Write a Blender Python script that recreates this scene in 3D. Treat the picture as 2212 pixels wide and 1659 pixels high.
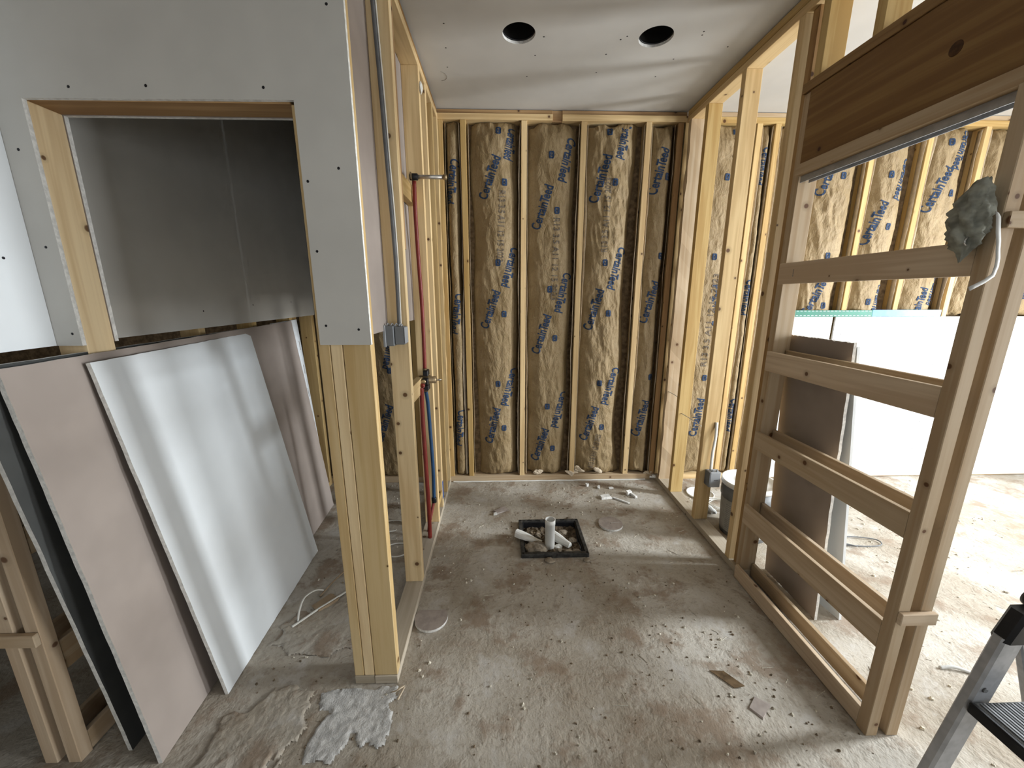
import bpy, bmesh, math, random
import numpy as np
from mathutils import Vector, Matrix

# ------------------------------------------------------------------ camera / light / exposure
scene = bpy.context.scene
for o in list(bpy.data.objects):
    bpy.data.objects.remove(o)
COL = scene.collection
cam_d = bpy.data.cameras.new('camera')
cam_d.sensor_width = 36.0
cam_d.lens = 831.5 / 2212 * 36.0
cam_d.clip_start = 0.02
cam = bpy.data.objects.new('camera', cam_d)
COL.objects.link(cam)
cam.location = (0, 0, 1.497)
cam.rotation_euler = (math.pi / 2 - 0.2242, 0, -0.0292)
scene.camera = cam

vs = scene.view_settings
vs.view_transform = 'Standard'
vs.look = 'None'
vs.gamma = 1.0
vs.use_curve_mapping = False
vs.exposure = 0.0
cy = scene.cycles
cy.max_bounces = 4
cy.diffuse_bounces = 2
cy.glossy_bounces = 2
cy.transmission_bounces = 3
cy.transparent_max_bounces = 4
cy.caustics_reflective = False
cy.caustics_refractive = False
cy.use_light_tree = False
cy.use_adaptive_sampling = True
cy.adaptive_threshold = 0.05
cy.adaptive_min_samples = 12

world = bpy.data.worlds.new('overcast_sky')
scene.world = world
world.use_nodes = True
bg = world.node_tree.nodes['Background']
bg.inputs[0].default_value = (0.80, 0.90, 1.0, 1)
bg.inputs[1].default_value = 1.0
world.cycles.sampling_method = 'NONE'


def area_light(name, loc, target, sx, sy, power, color):
    d = bpy.data.lights.new(name, 'AREA')
    d.shape = 'RECTANGLE'
    d.size, d.size_y = sx, sy
    d.energy = power
    d.color = color
    o = bpy.data.objects.new(name, d)
    COL.objects.link(o)
    o.location = loc
    o.rotation_euler = (Vector(target) - Vector(loc)).to_track_quat('-Z', 'Y').to_euler()
    return o


# daylight through the tall window of the room on the right, plus added unseen fill windows behind and beside the camera
area_light('daylight_window_right', (5.02, 1.40, 1.62), (1.0, 1.75, -0.1), 0.50, 1.80, 178, (0.88, 0.95, 1.0)).data.spread = math.radians(130)
area_light('ground_glow_window_right', (5.06, 1.40, 0.75), (0, 1.40, 1.9), 0.50, 0.90, 58, (1.0, 0.97, 0.92))
area_light('fill_window_front', (1.4, -3.86, 1.00), (1.4, 0, 0.60), 2.2, 1.4, 40, (0.93, 0.97, 1.0))
area_light('fill_window_side', (5.06, -0.35, 1.25), (0, 0.7, 0.9), 0.90, 1.90, 112, (0.93, 0.97, 1.0))

# ------------------------------------------------------------------ key dimensions (metres)
H = 2.73            # ceiling
D = 2.937           # front face of the back wall studs
XL = -0.416         # shower side of left partition
XR = 1.288          # shower side of right partition
T4 = 0.089          # 2x4 depth
T2 = 0.038          # 2x4 thickness
G = 0.0127          # drywall
ZB = 1.350          # lower edge of the upper drywall boards
rng = random.Random(7)
nrng = np.random.default_rng(11)

# ------------------------------------------------------------------ materials
MATS = {}


def new_mat(name):
    m = bpy.data.materials.new(name)
    m.use_nodes = True
    nt = m.node_tree
    return m, nt, nt.nodes['Principled BSDF']


def N(nt, typ, **kw):
    n = nt.nodes.new(typ)
    for k, v in kw.items():
        setattr(n, k, v)
    return n


def L(nt, a, b):
    nt.links.new(a, b)


def mixc(nt, fac, a, b, mode='MIX'):
    n = N(nt, 'ShaderNodeMix', data_type='RGBA', blend_type=mode)
    for s, v in ((0, fac), (6, a), (7, b)):
        if hasattr(v, 'links'):
            L(nt, v, n.inputs[s])
        elif s == 0:
            n.inputs[s].default_value = v
        else:
            n.inputs[s].default_value = (*v, 1)
    return n.outputs[2]


def ramp(nt, src, lo, hi, a=0.0, b=1.0):
    n = N(nt, 'ShaderNodeMapRange', interpolation_type='SMOOTHSTEP')
    L(nt, src, n.inputs[0])
    n.inputs[1].default_value, n.inputs[2].default_value = lo, hi
    n.inputs[3].default_value, n.inputs[4].default_value = a, b
    return n.outputs[0]


def noise(nt, vec, scale, detail=3, rough=0.5, dist=0.0):
    n = N(nt, 'ShaderNodeTexNoise')
    n.inputs['Scale'].default_value = scale
    n.inputs['Detail'].default_value = detail
    n.inputs['Roughness'].default_value = rough
    n.inputs['Distortion'].default_value = dist
    if vec is not None:
        L(nt, vec, n.inputs['Vector'])
    return n.outputs['Fac']


def mathn(nt, op, a, b=0.0):
    n = N(nt, 'ShaderNodeMath', operation=op)
    for i, v in enumerate((a, b)):
        if hasattr(v, 'links'):
            L(nt, v, n.inputs[i])
        else:
            n.inputs[i].default_value = v
    return n.outputs[0]


def bump(nt, bsdf, h, strength, dist):
    n = N(nt, 'ShaderNodeBump')
    n.inputs['Strength'].default_value = strength
    n.inputs['Distance'].default_value = dist
    L(nt, h, n.inputs['Height'])
    L(nt, n.outputs[0], bsdf.inputs['Normal'])


def scaled(nt, vec, s):
    n = N(nt, 'ShaderNodeMapping')
    n.inputs['Scale'].default_value = s
    L(nt, vec, n.inputs['Vector'])
    return n.outputs[0]


def wood(name, light, dark, knot, rough=0.6):
    m, nt, b = new_mat(name)
    tc = N(nt, 'ShaderNodeTexCoord')
    uv = tc.outputs['UV']
    oi = N(nt, 'ShaderNodeObjectInfo')
    g1 = noise(nt, scaled(nt, uv, (1.6, 34, 1)), 1.0, 2, 0.6, 0.6)
    g2 = noise(nt, scaled(nt, uv, (0.8, 11, 1)), 1.0, 1, 0.5, 0.8)
    g3 = noise(nt, scaled(nt, uv, (6, 160, 1)), 1.0, 0)
    f = mathn(nt, 'ADD', mathn(nt, 'MULTIPLY', g1, 0.55), mathn(nt, 'MULTIPLY', g2, 0.45))
    c = mixc(nt, ramp(nt, f, 0.38, 0.62), light, dark)
    c = mixc(nt, mathn(nt, 'MULTIPLY', ramp(nt, g3, 0.5, 0.75), 0.16), c, dark)
    vo = N(nt, 'ShaderNodeTexVoronoi', voronoi_dimensions='2D')
    vo.inputs['Scale'].default_value = 6.5
    L(nt, uv, vo.inputs['Vector'])
    sep = N(nt, 'ShaderNodeSeparateColor')
    L(nt, vo.outputs['Color'], sep.inputs[0])
    on = mathn(nt, 'LESS_THAN', sep.outputs[0], 0.36)
    sz = mathn(nt, 'MULTIPLY', mathn(nt, 'ADD', sep.outputs[1], 0.40), 0.068)
    dd = mathn(nt, 'DIVIDE', vo.outputs['Distance'], sz)
    core = mathn(nt, 'MULTIPLY', ramp(nt, dd, 1.0, 0.55), on)
    halo = mathn(nt, 'MULTIPLY', ramp(nt, dd, 2.2, 0.9), mathn(nt, 'MULTIPLY', on, 0.35))
    c = mixc(nt, halo, c, tuple(0.6 * v for v in dark))
    c = mixc(nt, core, c, knot)
    hsv = N(nt, 'ShaderNodeHueSaturation')
    L(nt, c, hsv.inputs['Color'])
    L(nt, ramp(nt, oi.outputs['Random'], 0, 1, 0.82, 1.12), hsv.inputs['Value'])
    L(nt, ramp(nt, oi.outputs['Random'], 0, 1, 1.08, 0.9), hsv.inputs['Saturation'])
    L(nt, hsv.outputs[0], b.inputs['Base Color'])
    b.inputs['Roughness'].default_value = rough
    b.inputs['Specular IOR Level'].default_value = 0.25
    MATS[name] = m
    return m


wood('pine', (0.73, 0.525, 0.250), (0.575, 0.375, 0.155), (0.13, 0.06, 0.025))
wood('pine_light', (0.82, 0.63, 0.36), (0.68, 0.48, 0.24), (0.15, 0.075, 0.03))
wood('pine_dusty', (0.52, 0.45, 0.35), (0.41, 0.34, 0.245), (0.16, 0.10, 0.06))
wood('pine_pale', (0.66, 0.52, 0.36), (0.53, 0.38, 0.235), (0.16, 0.08, 0.04))
wood('pine_header', (0.29, 0.165, 0.055), (0.20, 0.10, 0.032), (0.06, 0.02, 0.01))
wood('pine_brown', (0.46, 0.28, 0.12), (0.33, 0.18, 0.07), (0.08, 0.04, 0.02))


def plain(name, col, rough=0.6, metal=0.0, var=0.12, scale=14, bmp=0.0, spec=0.3, bscale=None):
    m, nt, b = new_mat(name)
    tc = N(nt, 'ShaderNodeTexCoord')
    v = tc.outputs['Object']
    n1 = noise(nt, v, scale, 2, 0.6)
    lo = tuple(max(0, x * (1 - var)) for x in col)
    hi = tuple(min(1, x * (1 + var)) for x in col)
    c = mixc(nt, ramp(nt, n1, 0.3, 0.7), lo, hi)
    L(nt, c, b.inputs['Base Color'])
    b.inputs['Roughness'].default_value = rough
    b.inputs['Metallic'].default_value = metal
    b.inputs['Specular IOR Level'].default_value = spec
    if bmp:
        bump(nt, b, noise(nt, v, bscale or scale * 6, 2, 0.6), bmp, 0.002)
    MATS[name] = m
    return m


plain('drywall_face', (0.60, 0.585, 0.545), 0.85, var=0.03, scale=5)
plain('drywall_white', (0.72, 0.745, 0.76), 0.85, var=0.025, scale=5)
plain('drywall_back', (0.345, 0.292, 0.258), 0.9, var=0.05, scale=6)
plain('drywall_shaded', (0.060, 0.061, 0.058), 0.9, var=0.1, scale=8)  # shade behind the brown sheet, put into the face colour
plain('gypsum_edge', (0.78, 0.765, 0.73), 0.95, var=0.14, scale=70, bmp=0.5, bscale=240)
plain('edge_tape', (0.80, 0.83, 0.86), 0.6, var=0.05, scale=30)
plain('ceiling_paper', (0.66, 0.645, 0.62), 0.9, var=0.03, scale=4)
plain('black_plastic', (0.012, 0.012, 0.014), 0.45, var=0.3, scale=20)
plain('dusty_black', (0.045, 0.043, 0.04), 0.5, var=0.5, scale=40)
plain('black_rubber', (0.010, 0.010, 0.012), 0.6, var=0.3, scale=20)
plain('dark_void', (0.008, 0.007, 0.006), 0.95, var=0.2)
plain('white_pvc', (0.80, 0.79, 0.75), 0.4, var=0.05, scale=12)
plain('brass', (0.36, 0.27, 0.16), 0.45, metal=0.8, var=0.2, scale=40)
plain('steel', (0.55, 0.53, 0.50), 0.35, metal=0.9, var=0.15, scale=40)
plain('aluminium', (0.42, 0.43, 0.45), 0.5, metal=0.55, var=0.12, scale=25)
plain('red_pex', (0.21, 0.028, 0.02), 0.4, var=0.12, scale=10)
plain('blue_pex', (0.022, 0.062, 0.135), 0.4, var=0.12, scale=10)
plain('grey_plastic', (0.20, 0.21, 0.22), 0.5, var=0.08, scale=10)
plain('grey_plastic_light', (0.36, 0.37, 0.385), 0.5, var=0.06, scale=10)
plain('cable_grey', (0.15, 0.155, 0.16), 0.55, var=0.1)
plain('cable_white', (0.74, 0.72, 0.66), 0.5, var=0.08)
plain('bucket_grey', (0.16, 0.165, 0.17), 0.5, var=0.15, scale=10)
plain('bucket_label', (0.36, 0.35, 0.32), 0.7, var=0.1, scale=40)
plain('lid_white', (0.80, 0.80, 0.78), 0.45, var=0.05)
plain('screw_dark', (0.012, 0.012, 0.015), 0.4, var=0.2)
plain('print_blue', (0.024, 0.047, 0.100), 0.85, var=0.25, scale=60)
plain('print_grey', (0.155, 0.125, 0.095), 0.9, var=0.35, scale=90)
plain('print_mark', (0.30, 0.28, 0.25), 0.9, var=0.2, scale=60)
plain('stone', (0.30, 0.25, 0.19), 0.95, var=0.3, scale=30, bmp=0.4)
plain('dirt', (0.115, 0.085, 0.055), 1.0, var=0.5, scale=45, bmp=0.8, bscale=160)
plain('plaster', (0.55, 0.54, 0.52), 0.95, var=0.22, scale=40, bmp=1.0, bscale=170)
plain('dried_mud', (0.40, 0.36, 0.31), 0.95, var=0.35, scale=24, bmp=1.0, bscale=110)
plain('crumbs_light', (0.62, 0.57, 0.47), 0.95, var=0.3, scale=60)
plain('crumbs_dark', (0.20, 0.15, 0.10), 0.95, var=0.4, scale=60)
plain('rag_cloth', (0.30, 0.305, 0.26), 0.95, var=0.35, scale=26, bmp=0.5, bscale=120)
plain('tape_white', (0.62, 0.62, 0.60), 0.8, var=0.08)
plain('green_plastic', (0.008, 0.150, 0.095), 0.45, var=0.1)
plain('blue_film', (0.07, 0.22, 0.48), 0.3, var=0.35, scale=9)
plain('sheathing', (0.20, 0.135, 0.075), 0.95, var=0.35, scale=30)
plain('cardboard', (0.34, 0.25, 0.16), 0.95, var=0.1)
plain('floor_paper', (0.37, 0.315, 0.28), 0.95, var=0.12, scale=30)
plain('knot_dark', (0.075, 0.032, 0.010), 0.7, var=0.4, scale=60)
plain('blue_tape', (0.02, 0.10, 0.42), 0.5, var=0.1)
plain('window_frame', (0.75, 0.75, 0.74), 0.5, var=0.03)

m, nt, b = new_mat('window_glass')
b.inputs['Base Color'].default_value = (0.95, 0.98, 1, 1)
b.inputs['Transmission Weight'].default_value = 1.0
b.inputs['Roughness'].default_value = 0.02
b.inputs['IOR'].default_value = 1.1
MATS['window_glass'] = m

# kraft paper facing
m, nt, b = new_mat('kraft_paper')
tc = N(nt, 'ShaderNodeTexCoord')
v = tc.outputs['Object']
n1 = noise(nt, v, 5, 1, 0.6)
n2 = noise(nt, v, 38, 2, 0.65, 0.6)
n3 = noise(nt, scaled(nt, v, (1, 1, 0.45)), 26, 3, 0.7, 1.0)
c = mixc(nt, ramp(nt, n1, 0.3, 0.7), (0.255, 0.180, 0.088), (0.338, 0.250, 0.138))
c = mixc(nt, mathn(nt, 'MULTIPLY', ramp(nt, n2, 0.42, 0.72), 0.45), c, (0.225, 0.145, 0.07))
L(nt, c, b.inputs['Base Color'])
b.inputs['Roughness'].default_value = 0.62
b.inputs['Specular IOR Level'].default_value = 0.25
hh = mathn(nt, 'ADD', mathn(nt, 'MULTIPLY', n3, 1.0), mathn(nt, 'MULTIPLY', n2, 0.35))
bump(nt, b, hh, 0.75, 0.010)
MATS['kraft_paper'] = m
plain('kraft_edge', (0.66, 0.55, 0.41), 0.7, var=0.12, scale=20)

# concrete slab with dust, dried mud and joint-compound stains
m, nt, b = new_mat('concrete')
tc = N(nt, 'ShaderNodeTexCoord')
v = tc.outputs['Object']
big = noise(nt, v, 1.7, 2, 0.62, 0.5)
mid = noise(nt, v, 4.4, 5, 0.66, 0.12)
fine = noise(nt, v, 42, 3, 0.72, 0.0)
c = mixc(nt, ramp(nt, big, 0.36, 0.64), (0.375, 0.325, 0.258), (0.530, 0.490, 0.425))
c = mixc(nt, mathn(nt, 'MULTIPLY', ramp(nt, mid, 0.50, 0.64), 0.75), c, (0.270, 0.195, 0.135))
c = mixc(nt, mathn(nt, 'MULTIPLY', ramp(nt, mid, 0.45, 0.32), 0.55), c, (0.60, 0.58, 0.55))
c = mixc(nt, mathn(nt, 'MULTIPLY', ramp(nt, fine, 0.50, 0.72), 0.45), c, (0.23, 0.175, 0.125))
c = mixc(nt, mathn(nt, 'MULTIPLY', ramp(nt, fine, 0.42, 0.25), 0.25), c, (0.66, 0.63, 0.58))
L(nt, c, b.inputs['Base Color'])
b.inputs['Roughness'].default_value = 0.8
b.inputs['Specular IOR Level'].default_value = 0.3
hh = mathn(nt, 'ADD', mathn(nt, 'MULTIPLY', ramp(nt, mid, 0.42, 0.62), 0.55), mathn(nt, 'MULTIPLY', fine, 0.5))
bump(nt, b, hh, 0.55, 0.010)
MATS['concrete'] = m


# ------------------------------------------------------------------ object helpers
def empty(name, loc, label=None, cat=None, kind=None, group=None):
    o = bpy.data.objects.new(name, None)
    o.empty_display_size = 0.05
    COL.objects.link(o)
    o.location = loc
    props(o, label, cat, kind, group)
    return o


def props(o, label=None, cat=None, kind=None, group=None):
    if label:
        o['label'] = label
    if cat:
        o['category'] = cat
    if kind:
        o['kind'] = kind
    if group:
        o['group'] = group
    return o


def world_loc(o):
    v = Vector((0, 0, 0))
    while o is not None:
        v += o.location
        o = o.parent
    return v


def add_obj(name, me, mats, parent=None, origin=None):
    """link a mesh whose vertices are in world space; origin moved to its base"""
    for mt in (mats if isinstance(mats, (list, tuple)) else [mats]):
        me.materials.append(MATS[mt])
    n = len(me.vertices)
    co = np.empty(n * 3, dtype=np.float32)
    me.vertices.foreach_get('co', co)
    co = co.reshape(-1, 3)
    if origin is None:
        lo, hi = co.min(0), co.max(0)
        origin = Vector(((lo[0] + hi[0]) / 2, (lo[1] + hi[1]) / 2, lo[2]))
    else:
        origin = Vector(origin)
    co -= np.array(origin, dtype=np.float32)
    me.vertices.foreach_set('co', co.ravel())
    me.update()
    o = bpy.data.objects.new(name, me)
    COL.objects.link(o)
    if parent is not None:
        o.parent = parent
        o.location = origin - world_loc(parent)
    else:
        o.location = origin
    return o


def bm_mesh(name, bm, smooth=False):
    me = bpy.data.meshes.new(name)
    bm.to_mesh(me)
    bm.free()
    if smooth:
        me.polygons.foreach_set('use_smooth', [True] * len(me.polygons))
    return me


def py_mesh(name, vs_, fs, smooth=False):
    me = bpy.data.meshes.new(name)
    me.from_pydata([tuple(map(float, q)) for q in vs_], [], [tuple(f) for f in fs])
    me.update()
    if smooth:
        me.polygons.foreach_set('use_smooth', [True] * len(me.polygons))
    return me


def wood_uv(bm, axis):
    uvl = bm.loops.layers.uv.new('UVMap')
    ou, ov = rng.uniform(0, 40), rng.uniform(0, 40)
    others = [i for i in range(3) if i != axis]
    for f in bm.faces:
        n = f.normal
        k = max(range(3), key=lambda i: abs(n[i]))
        for lp in f.loops:
            c = lp.vert.co
            if k == axis:
                u, v_ = c[others[0]] * 1.0, c[others[1]] * 1.0
            else:
                a = [i for i in others if i != k][0]
                u, v_ = c[axis], c[a] + k * 3.1 + (1.7 if n[k] > 0 else 0)
            lp[uvl].uv = (u + ou, v_ + ov)


def board(name, x0, x1, y0, y1, z0, z1, mat='pine', parent=None, bev=0.002, rough=0.0):
    """a sawn board, grain along its longest side"""
    bm = bmesh.new()
    bmesh.ops.create_cube(bm, size=1.0)
    for v_ in bm.verts:
        v_.co = Vector(((x0 + x1) / 2 + v_.co.x * (x1 - x0), (y0 + y1) / 2 + v_.co.y * (y1 - y0), (z0 + z1) / 2 + v_.co.z * (z1 - z0)))
    dims = [x1 - x0, y1 - y0, z1 - z0]
    ax = dims.index(max(dims))
    if rough:
        long_e = [e for e in bm.edges if abs((e.verts[0].co - e.verts[1].co)[ax]) > dims[ax] * 0.9]
        bmesh.ops.subdivide_edges(bm, edges=long_e, cuts=26, use_grid_fill=True)
        for v_ in bm.verts:
            for i in range(3):
                if i != ax:
                    v_.co[i] += rng.uniform(-rough, rough)
    elif bev:
        bmesh.ops.bevel(bm, geom=list(bm.edges), offset=bev, segments=1, affect='EDGES')
    bm.normal_update()
    wood_uv(bm, ax)
    return add_obj(name, bm_mesh(name, bm), mat, parent)


def box(name, x0, x1, y0, y1, z0, z1, mat, parent=None, bev=0.0, seg=1):
    bm = bmesh.new()
    bmesh.ops.create_cube(bm, size=1.0)
    for v_ in bm.verts:
        v_.co = Vector(((x0 + x1) / 2 + v_.co.x * (x1 - x0), (y0 + y1) / 2 + v_.co.y * (y1 - y0), (z0 + z1) / 2 + v_.co.z * (z1 - z0)))
    if bev:
        bmesh.ops.bevel(bm, geom=list(bm.edges), offset=bev, segments=seg, affect='EDGES')
    return add_obj(name, bm_mesh(name, bm), mat, parent)


def slab(name, p00, p10, p11, p01, thick, mats, parent=None, cuts=0, jag=0.0, seed=0):
    """board given by the four corners of its visible face (counter-clockwise seen from the front); mats = face, back, edge"""
    r = random.Random(seed)
    P = [Vector(p) for p in (p00, p10, p11, p01)]
    n = (P[1] - P[0]).cross(P[3] - P[0]).normalized()
    ring = []
    for i in range(4):
        a, b_ = P[i], P[(i + 1) % 4]
        k = max(1, cuts)
        mid = (P[0] + P[2]) / 2
        for j in range(k):
            q = a.lerp(b_, j / k)
            if jag and j:
                q = q + (mid - q).normalized() * r.uniform(0, jag)
            ring.append(q)
    m_ = len(ring)
    vs_ = ring + [q - n * thick for q in ring]
    fs = [list(range(m_)), list(range(2 * m_ - 1, m_ - 1, -1))]
    for i in range(m_):
        j = (i + 1) % m_
        fs.append([i, i + m_, j + m_, j])
    me = py_mesh(name, vs_, fs)
    me.polygons.foreach_set('material_index', [0, 1] + [2] * m_)
    return add_obj(name, me, mats, parent)


def poly_panel(name, pts, axis, c0, c1, mats, parent=None):
    """flat panel with outline pts (2-D), extruded along axis from c0 (visible face) to c1"""
    def to3(p, c):
        if axis == 'y':
            return (p[0], c, p[1])
        if axis == 'x':
            return (c, p[0], p[1])
        return (p[0], p[1], c)
    m_ = len(pts)
    vs_ = [to3(p, c0) for p in pts] + [to3(p, c1) for p in pts]
    fs = [list(range(m_)), list(range(2 * m_ - 1, m_ - 1, -1))]
    for i in range(m_):
        fs.append([i, i + m_, (i + 1) % m_ + m_, (i + 1) % m_])
    me = py_mesh(name, vs_, fs)
    me.polygons.foreach_set('material_index', [0, 1] + [2] * m_)
    bm = bmesh.new()
    bm.from_mesh(me)
    bmesh.ops.recalc_face_normals(bm, faces=bm.faces)
    bm.to_mesh(me)
    bm.free()
    return add_obj(name, me, mats, parent)


def tube(name, pts, r, mat, parent=None, sides=10, flat=1.0, closed_ends=True, smooth_pts=6):
    """smooth tube through points (Catmull-Rom)"""
    P = [Vector(p) for p in pts]
    if smooth_pts > 1 and len(P) > 2:
        Q = []
        for i in range(len(P) - 1):
            p0, p1, p2, p3 = P[max(0, i - 1)], P[i], P[i + 1], P[min(len(P) - 1, i + 2)]
            for j in range(smooth_pts):
                t = j / smooth_pts
                Q.append(0.5 * ((2 * p1) + (p2 - p0) * t + (2 * p0 - 5 * p1 + 4 * p2 - p3) * t * t + (3 * p1 - p0 - 3 * p2 + p3) * t ** 3))
        Q.append(P[-1])
        P = Q
    vs_, fs = [], []
    up = Vector((0, 0, 1))
    for i, p in enumerate(P):
        d = (P[min(i + 1, len(P) - 1)] - P[max(i - 1, 0)]).normalized()
        ref = up if abs(d.z) < 0.9 else Vector((0, 1, 0))
        a = d.cross(ref).normalized()
        b_ = d.cross(a).normalized()
        rr = r[i * len(r) // len(P)] if isinstance(r, (list, tuple)) else r
        for k in range(sides):
            t = 2 * math.pi * k / sides
            vs_.append(p + a * math.cos(t) * rr + b_ * math.sin(t) * rr * flat)
    for i in range(len(P) - 1):
        for k in range(sides):
            k2 = (k + 1) % sides
            fs.append((i * sides + k, i * sides + k2, (i + 1) * sides + k2, (i + 1) * sides + k))
    if closed_ends:
        fs.append(tuple(range(sides - 1, -1, -1)))
        fs.append(tuple((len(P) - 1) * sides + k for k in range(sides)))
    me = py_mesh(name, vs_, fs)
    if sides > 5:
        me.polygons.foreach_set('use_smooth', [True] * (len(P) - 1) * sides + [False] * (2 if closed_ends else 0))
    return add_obj(name, me, mat, parent)


def lathe(name, prof, axis_o, axis_d, mat, parent=None, sides=28, smooth=True, caps=True):
    """profile [(r, h)] revolved around an axis"""
    d = Vector(axis_d).normalized()
    a = d.cross(Vector((0, 0, 1)) if abs(d.z) < 0.9 else Vector((0, 1, 0))).normalized()
    b_ = d.cross(a)
    vs_, fs = [], []
    o = Vector(axis_o)
    for r, h in prof:
        for k in range(sides):
            t = 2 * math.pi * k / sides
            vs_.append(o + d * h + (a * math.cos(t) + b_ * math.sin(t)) * r)
    for i in range(len(prof) - 1):
        for k in range(sides):
            k2 = (k + 1) % sides
            fs.append((i * sides + k, i * sides + k2, (i + 1) * sides + k2, (i + 1) * sides + k))
    n_side = len(fs)
    if caps:
        fs.append(tuple(range(sides - 1, -1, -1)))
        fs.append(tuple((len(prof) - 1) * sides + k for k in range(sides)))
    me = py_mesh(name, vs_, fs)
    bm = bmesh.new()
    bm.from_mesh(me)
    bmesh.ops.recalc_face_normals(bm, faces=bm.faces)
    bm.to_mesh(me)
    bm.free()
    if smooth:
        me.polygons.foreach_set('use_smooth', [True] * n_side + [False] * (len(me.polygons) - n_side))
    return add_obj(name, me, mat, parent)


# numpy value noise -------------------------------------------------
_TAB = nrng.random((256, 256))


def vnoise(x, y, seed=0):
    x = np.asarray(x, float) + seed * 17.13
    y = np.asarray(y, float) + seed * 9.71
    xi, yi = np.floor(x).astype(int), np.floor(y).astype(int)
    fx, fy = x - xi, y - yi
    fx = fx * fx * (3 - 2 * fx)
    fy = fy * fy * (3 - 2 * fy)
    a = _TAB[xi % 256, yi % 256]
    b_ = _TAB[(xi + 1) % 256, yi % 256]
    c_ = _TAB[xi % 256, (yi + 1) % 256]
    d_ = _TAB[(xi + 1) % 256, (yi + 1) % 256]
    return (a * (1 - fx) + b_ * fx) * (1 - fy) + (c_ * (1 - fx) + d_ * fx) * fy


def fbm(x, y, seed=0, oct_=4):
    s, a, t = 0, 1.0, 0
    for i in range(oct_):
        s = s + a * vnoise(x * 2 ** i, y * 2 ** i, seed + i)
        t += a
        a *= 0.5
    return s / t


def ridged(x, y, seed=0, oct_=3):
    s, a, t = 0, 1.0, 0
    for i in range(oct_):
        s = s + a * (1 - np.abs(2 * vnoise(x * 2 ** i, y * 2 ** i, seed + 3 * i) - 1))
        t += a
        a *= 0.5
    return s / t


def lump(name, c, r, mat, parent=None, seed=0, squash=(1, 1, 1), amp=0.35, sub=2, flat_bottom=True):
    bm = bmesh.new()
    bmesh.ops.create_icosphere(bm, subdivisions=sub, radius=1.0)
    rr = random.Random(seed)
    off = [rr.uniform(0, 50) for _ in range(3)]
    for v_ in bm.verts:
        q = v_.co
        k = 1 + amp * (float(fbm(q.x * 1.3 + off[0] + q.z, q.y * 1.3 + off[1] - q.z * 0.7, seed, 3)) - 0.5) * 2
        v_.co = Vector((c[0] + q.x * k * r * squash[0], c[1] + q.y * k * r * squash[1], c[2] + q.z * k * r * squash[2]))
        if flat_bottom:
            v_.co.z = max(v_.co.z, c[2] - 0.35 * r * squash[2])
    return add_obj(name, bm_mesh(name, bm), mat, parent)


_screw_me = None


def screw(p, axis, parent, r=0.0042):
    """dark screw head lying in a drywall face"""
    global _screw_me
    if _screw_me is None:
        vs_ = [(0, 0, 0.0006)] + [(math.cos(t) * 1.0, math.sin(t) * 1.0, 0.0) for t in np.linspace(0, 2 * math.pi, 10, endpoint=False)]
        fs = [(0, 1 + i, 1 + (i + 1) % 10) for i in range(10)]
        _screw_me = py_mesh('screw', vs_, fs)
        _screw_me.materials.append(MATS['screw_dark'])
    o = bpy.data.objects.new('screw', _screw_me)
    COL.objects.link(o)
    o.parent = parent
    o.location = Vector(p) - world_loc(parent)
    o.scale = (r, r, 1)
    o.rotation_euler = Vector(axis).to_track_quat('Z', 'Y').to_euler()
    return o


# ------------------------------------------------------------------ floor, ceiling, outer shell
X0, X1, Y0, Y1 = -4.6, 5.2, -4.0, D + T4 + 0.02
DX0, DX1, DY0, DY1 = 0.112, 0.512, 1.968, 2.330      # drain box hole in the slab


def rect_ring(x0, x1, y0, y1, hx0, hx1, hy0, hy1, z):
    xs, ys = [x0, hx0, hx1, x1], [y0, hy0, hy1, y1]
    vs_ = [(x, y, z) for y in ys for x in xs]
    fs = []
    for j in range(3):
        for i in range(3):
            if i == 1 and j == 1:
                continue
            a = j * 4 + i
            fs.append((a, a + 1, a + 5, a + 4))
    return vs_, fs


vs_, fs = rect_ring(X0, X1, Y0, Y1, DX0, DX1, DY0, DY1, 0.0)
floor = add_obj('floor', py_mesh('floor', vs_, fs), 'concrete', None, (0, 0, 0))
props(floor, 'dusty bare concrete slab floor with mud stains', None, 'structure')

# ceiling drywall with the two round light cut-outs
HOLES = [(0.097, 2.180, 0.0795), (0.767, 2.186, 0.0815)]


def ceil_cell(x0, x1, y0, y1, hole, z, zt, bm):
    if hole is None:
        q = [bm.verts.new((x, y, z)) for x, y in ((x0, y0), (x0, y1), (x1, y1), (x1, y0))]
        bm.faces.new(q)
        return
    cx, cy, r = hole
    n = 48
    A, B, C_ = [], [], []
    for k in range(n):
        t = 2 * math.pi * (k + 0.5) / n
        dx, dy = math.cos(t), math.sin(t)
        s = min(((x1 - cx) if dx > 0 else (x0 - cx)) / dx if abs(dx) > 1e-9 else 1e9,
                ((y1 - cy) if dy > 0 else (y0 - cy)) / dy if abs(dy) > 1e-9 else 1e9)
        A.append(bm.verts.new((cx + dx * s, cy + dy * s, z)))
        B.append(bm.verts.new((cx + dx * r, cy + dy * r, z)))
        C_.append(bm.verts.new((cx + dx * r, cy + dy * r, zt)))
    for k in range(n):
        k2 = (k + 1) % n
        bm.faces.new((A[k], B[k], B[k2], A[k2]))
        f = bm.faces.new((B[k], C_[k], C_[k2], B[k2]))
        f.material_index = 1
    corners = [(x0, y0), (x1, y0), (x1, y1), (x0, y1)]
    for c_ in corners:                                   # fill the small corner triangles
        near = sorted(range(n), key=lambda k: (A[k].co.x - c_[0]) ** 2 + (A[k].co.y - c_[1]) ** 2)[:2]
        bm.faces.new((A[near[0]], A[near[1]], bm.verts.new((c_[0], c_[1], z))))


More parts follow.
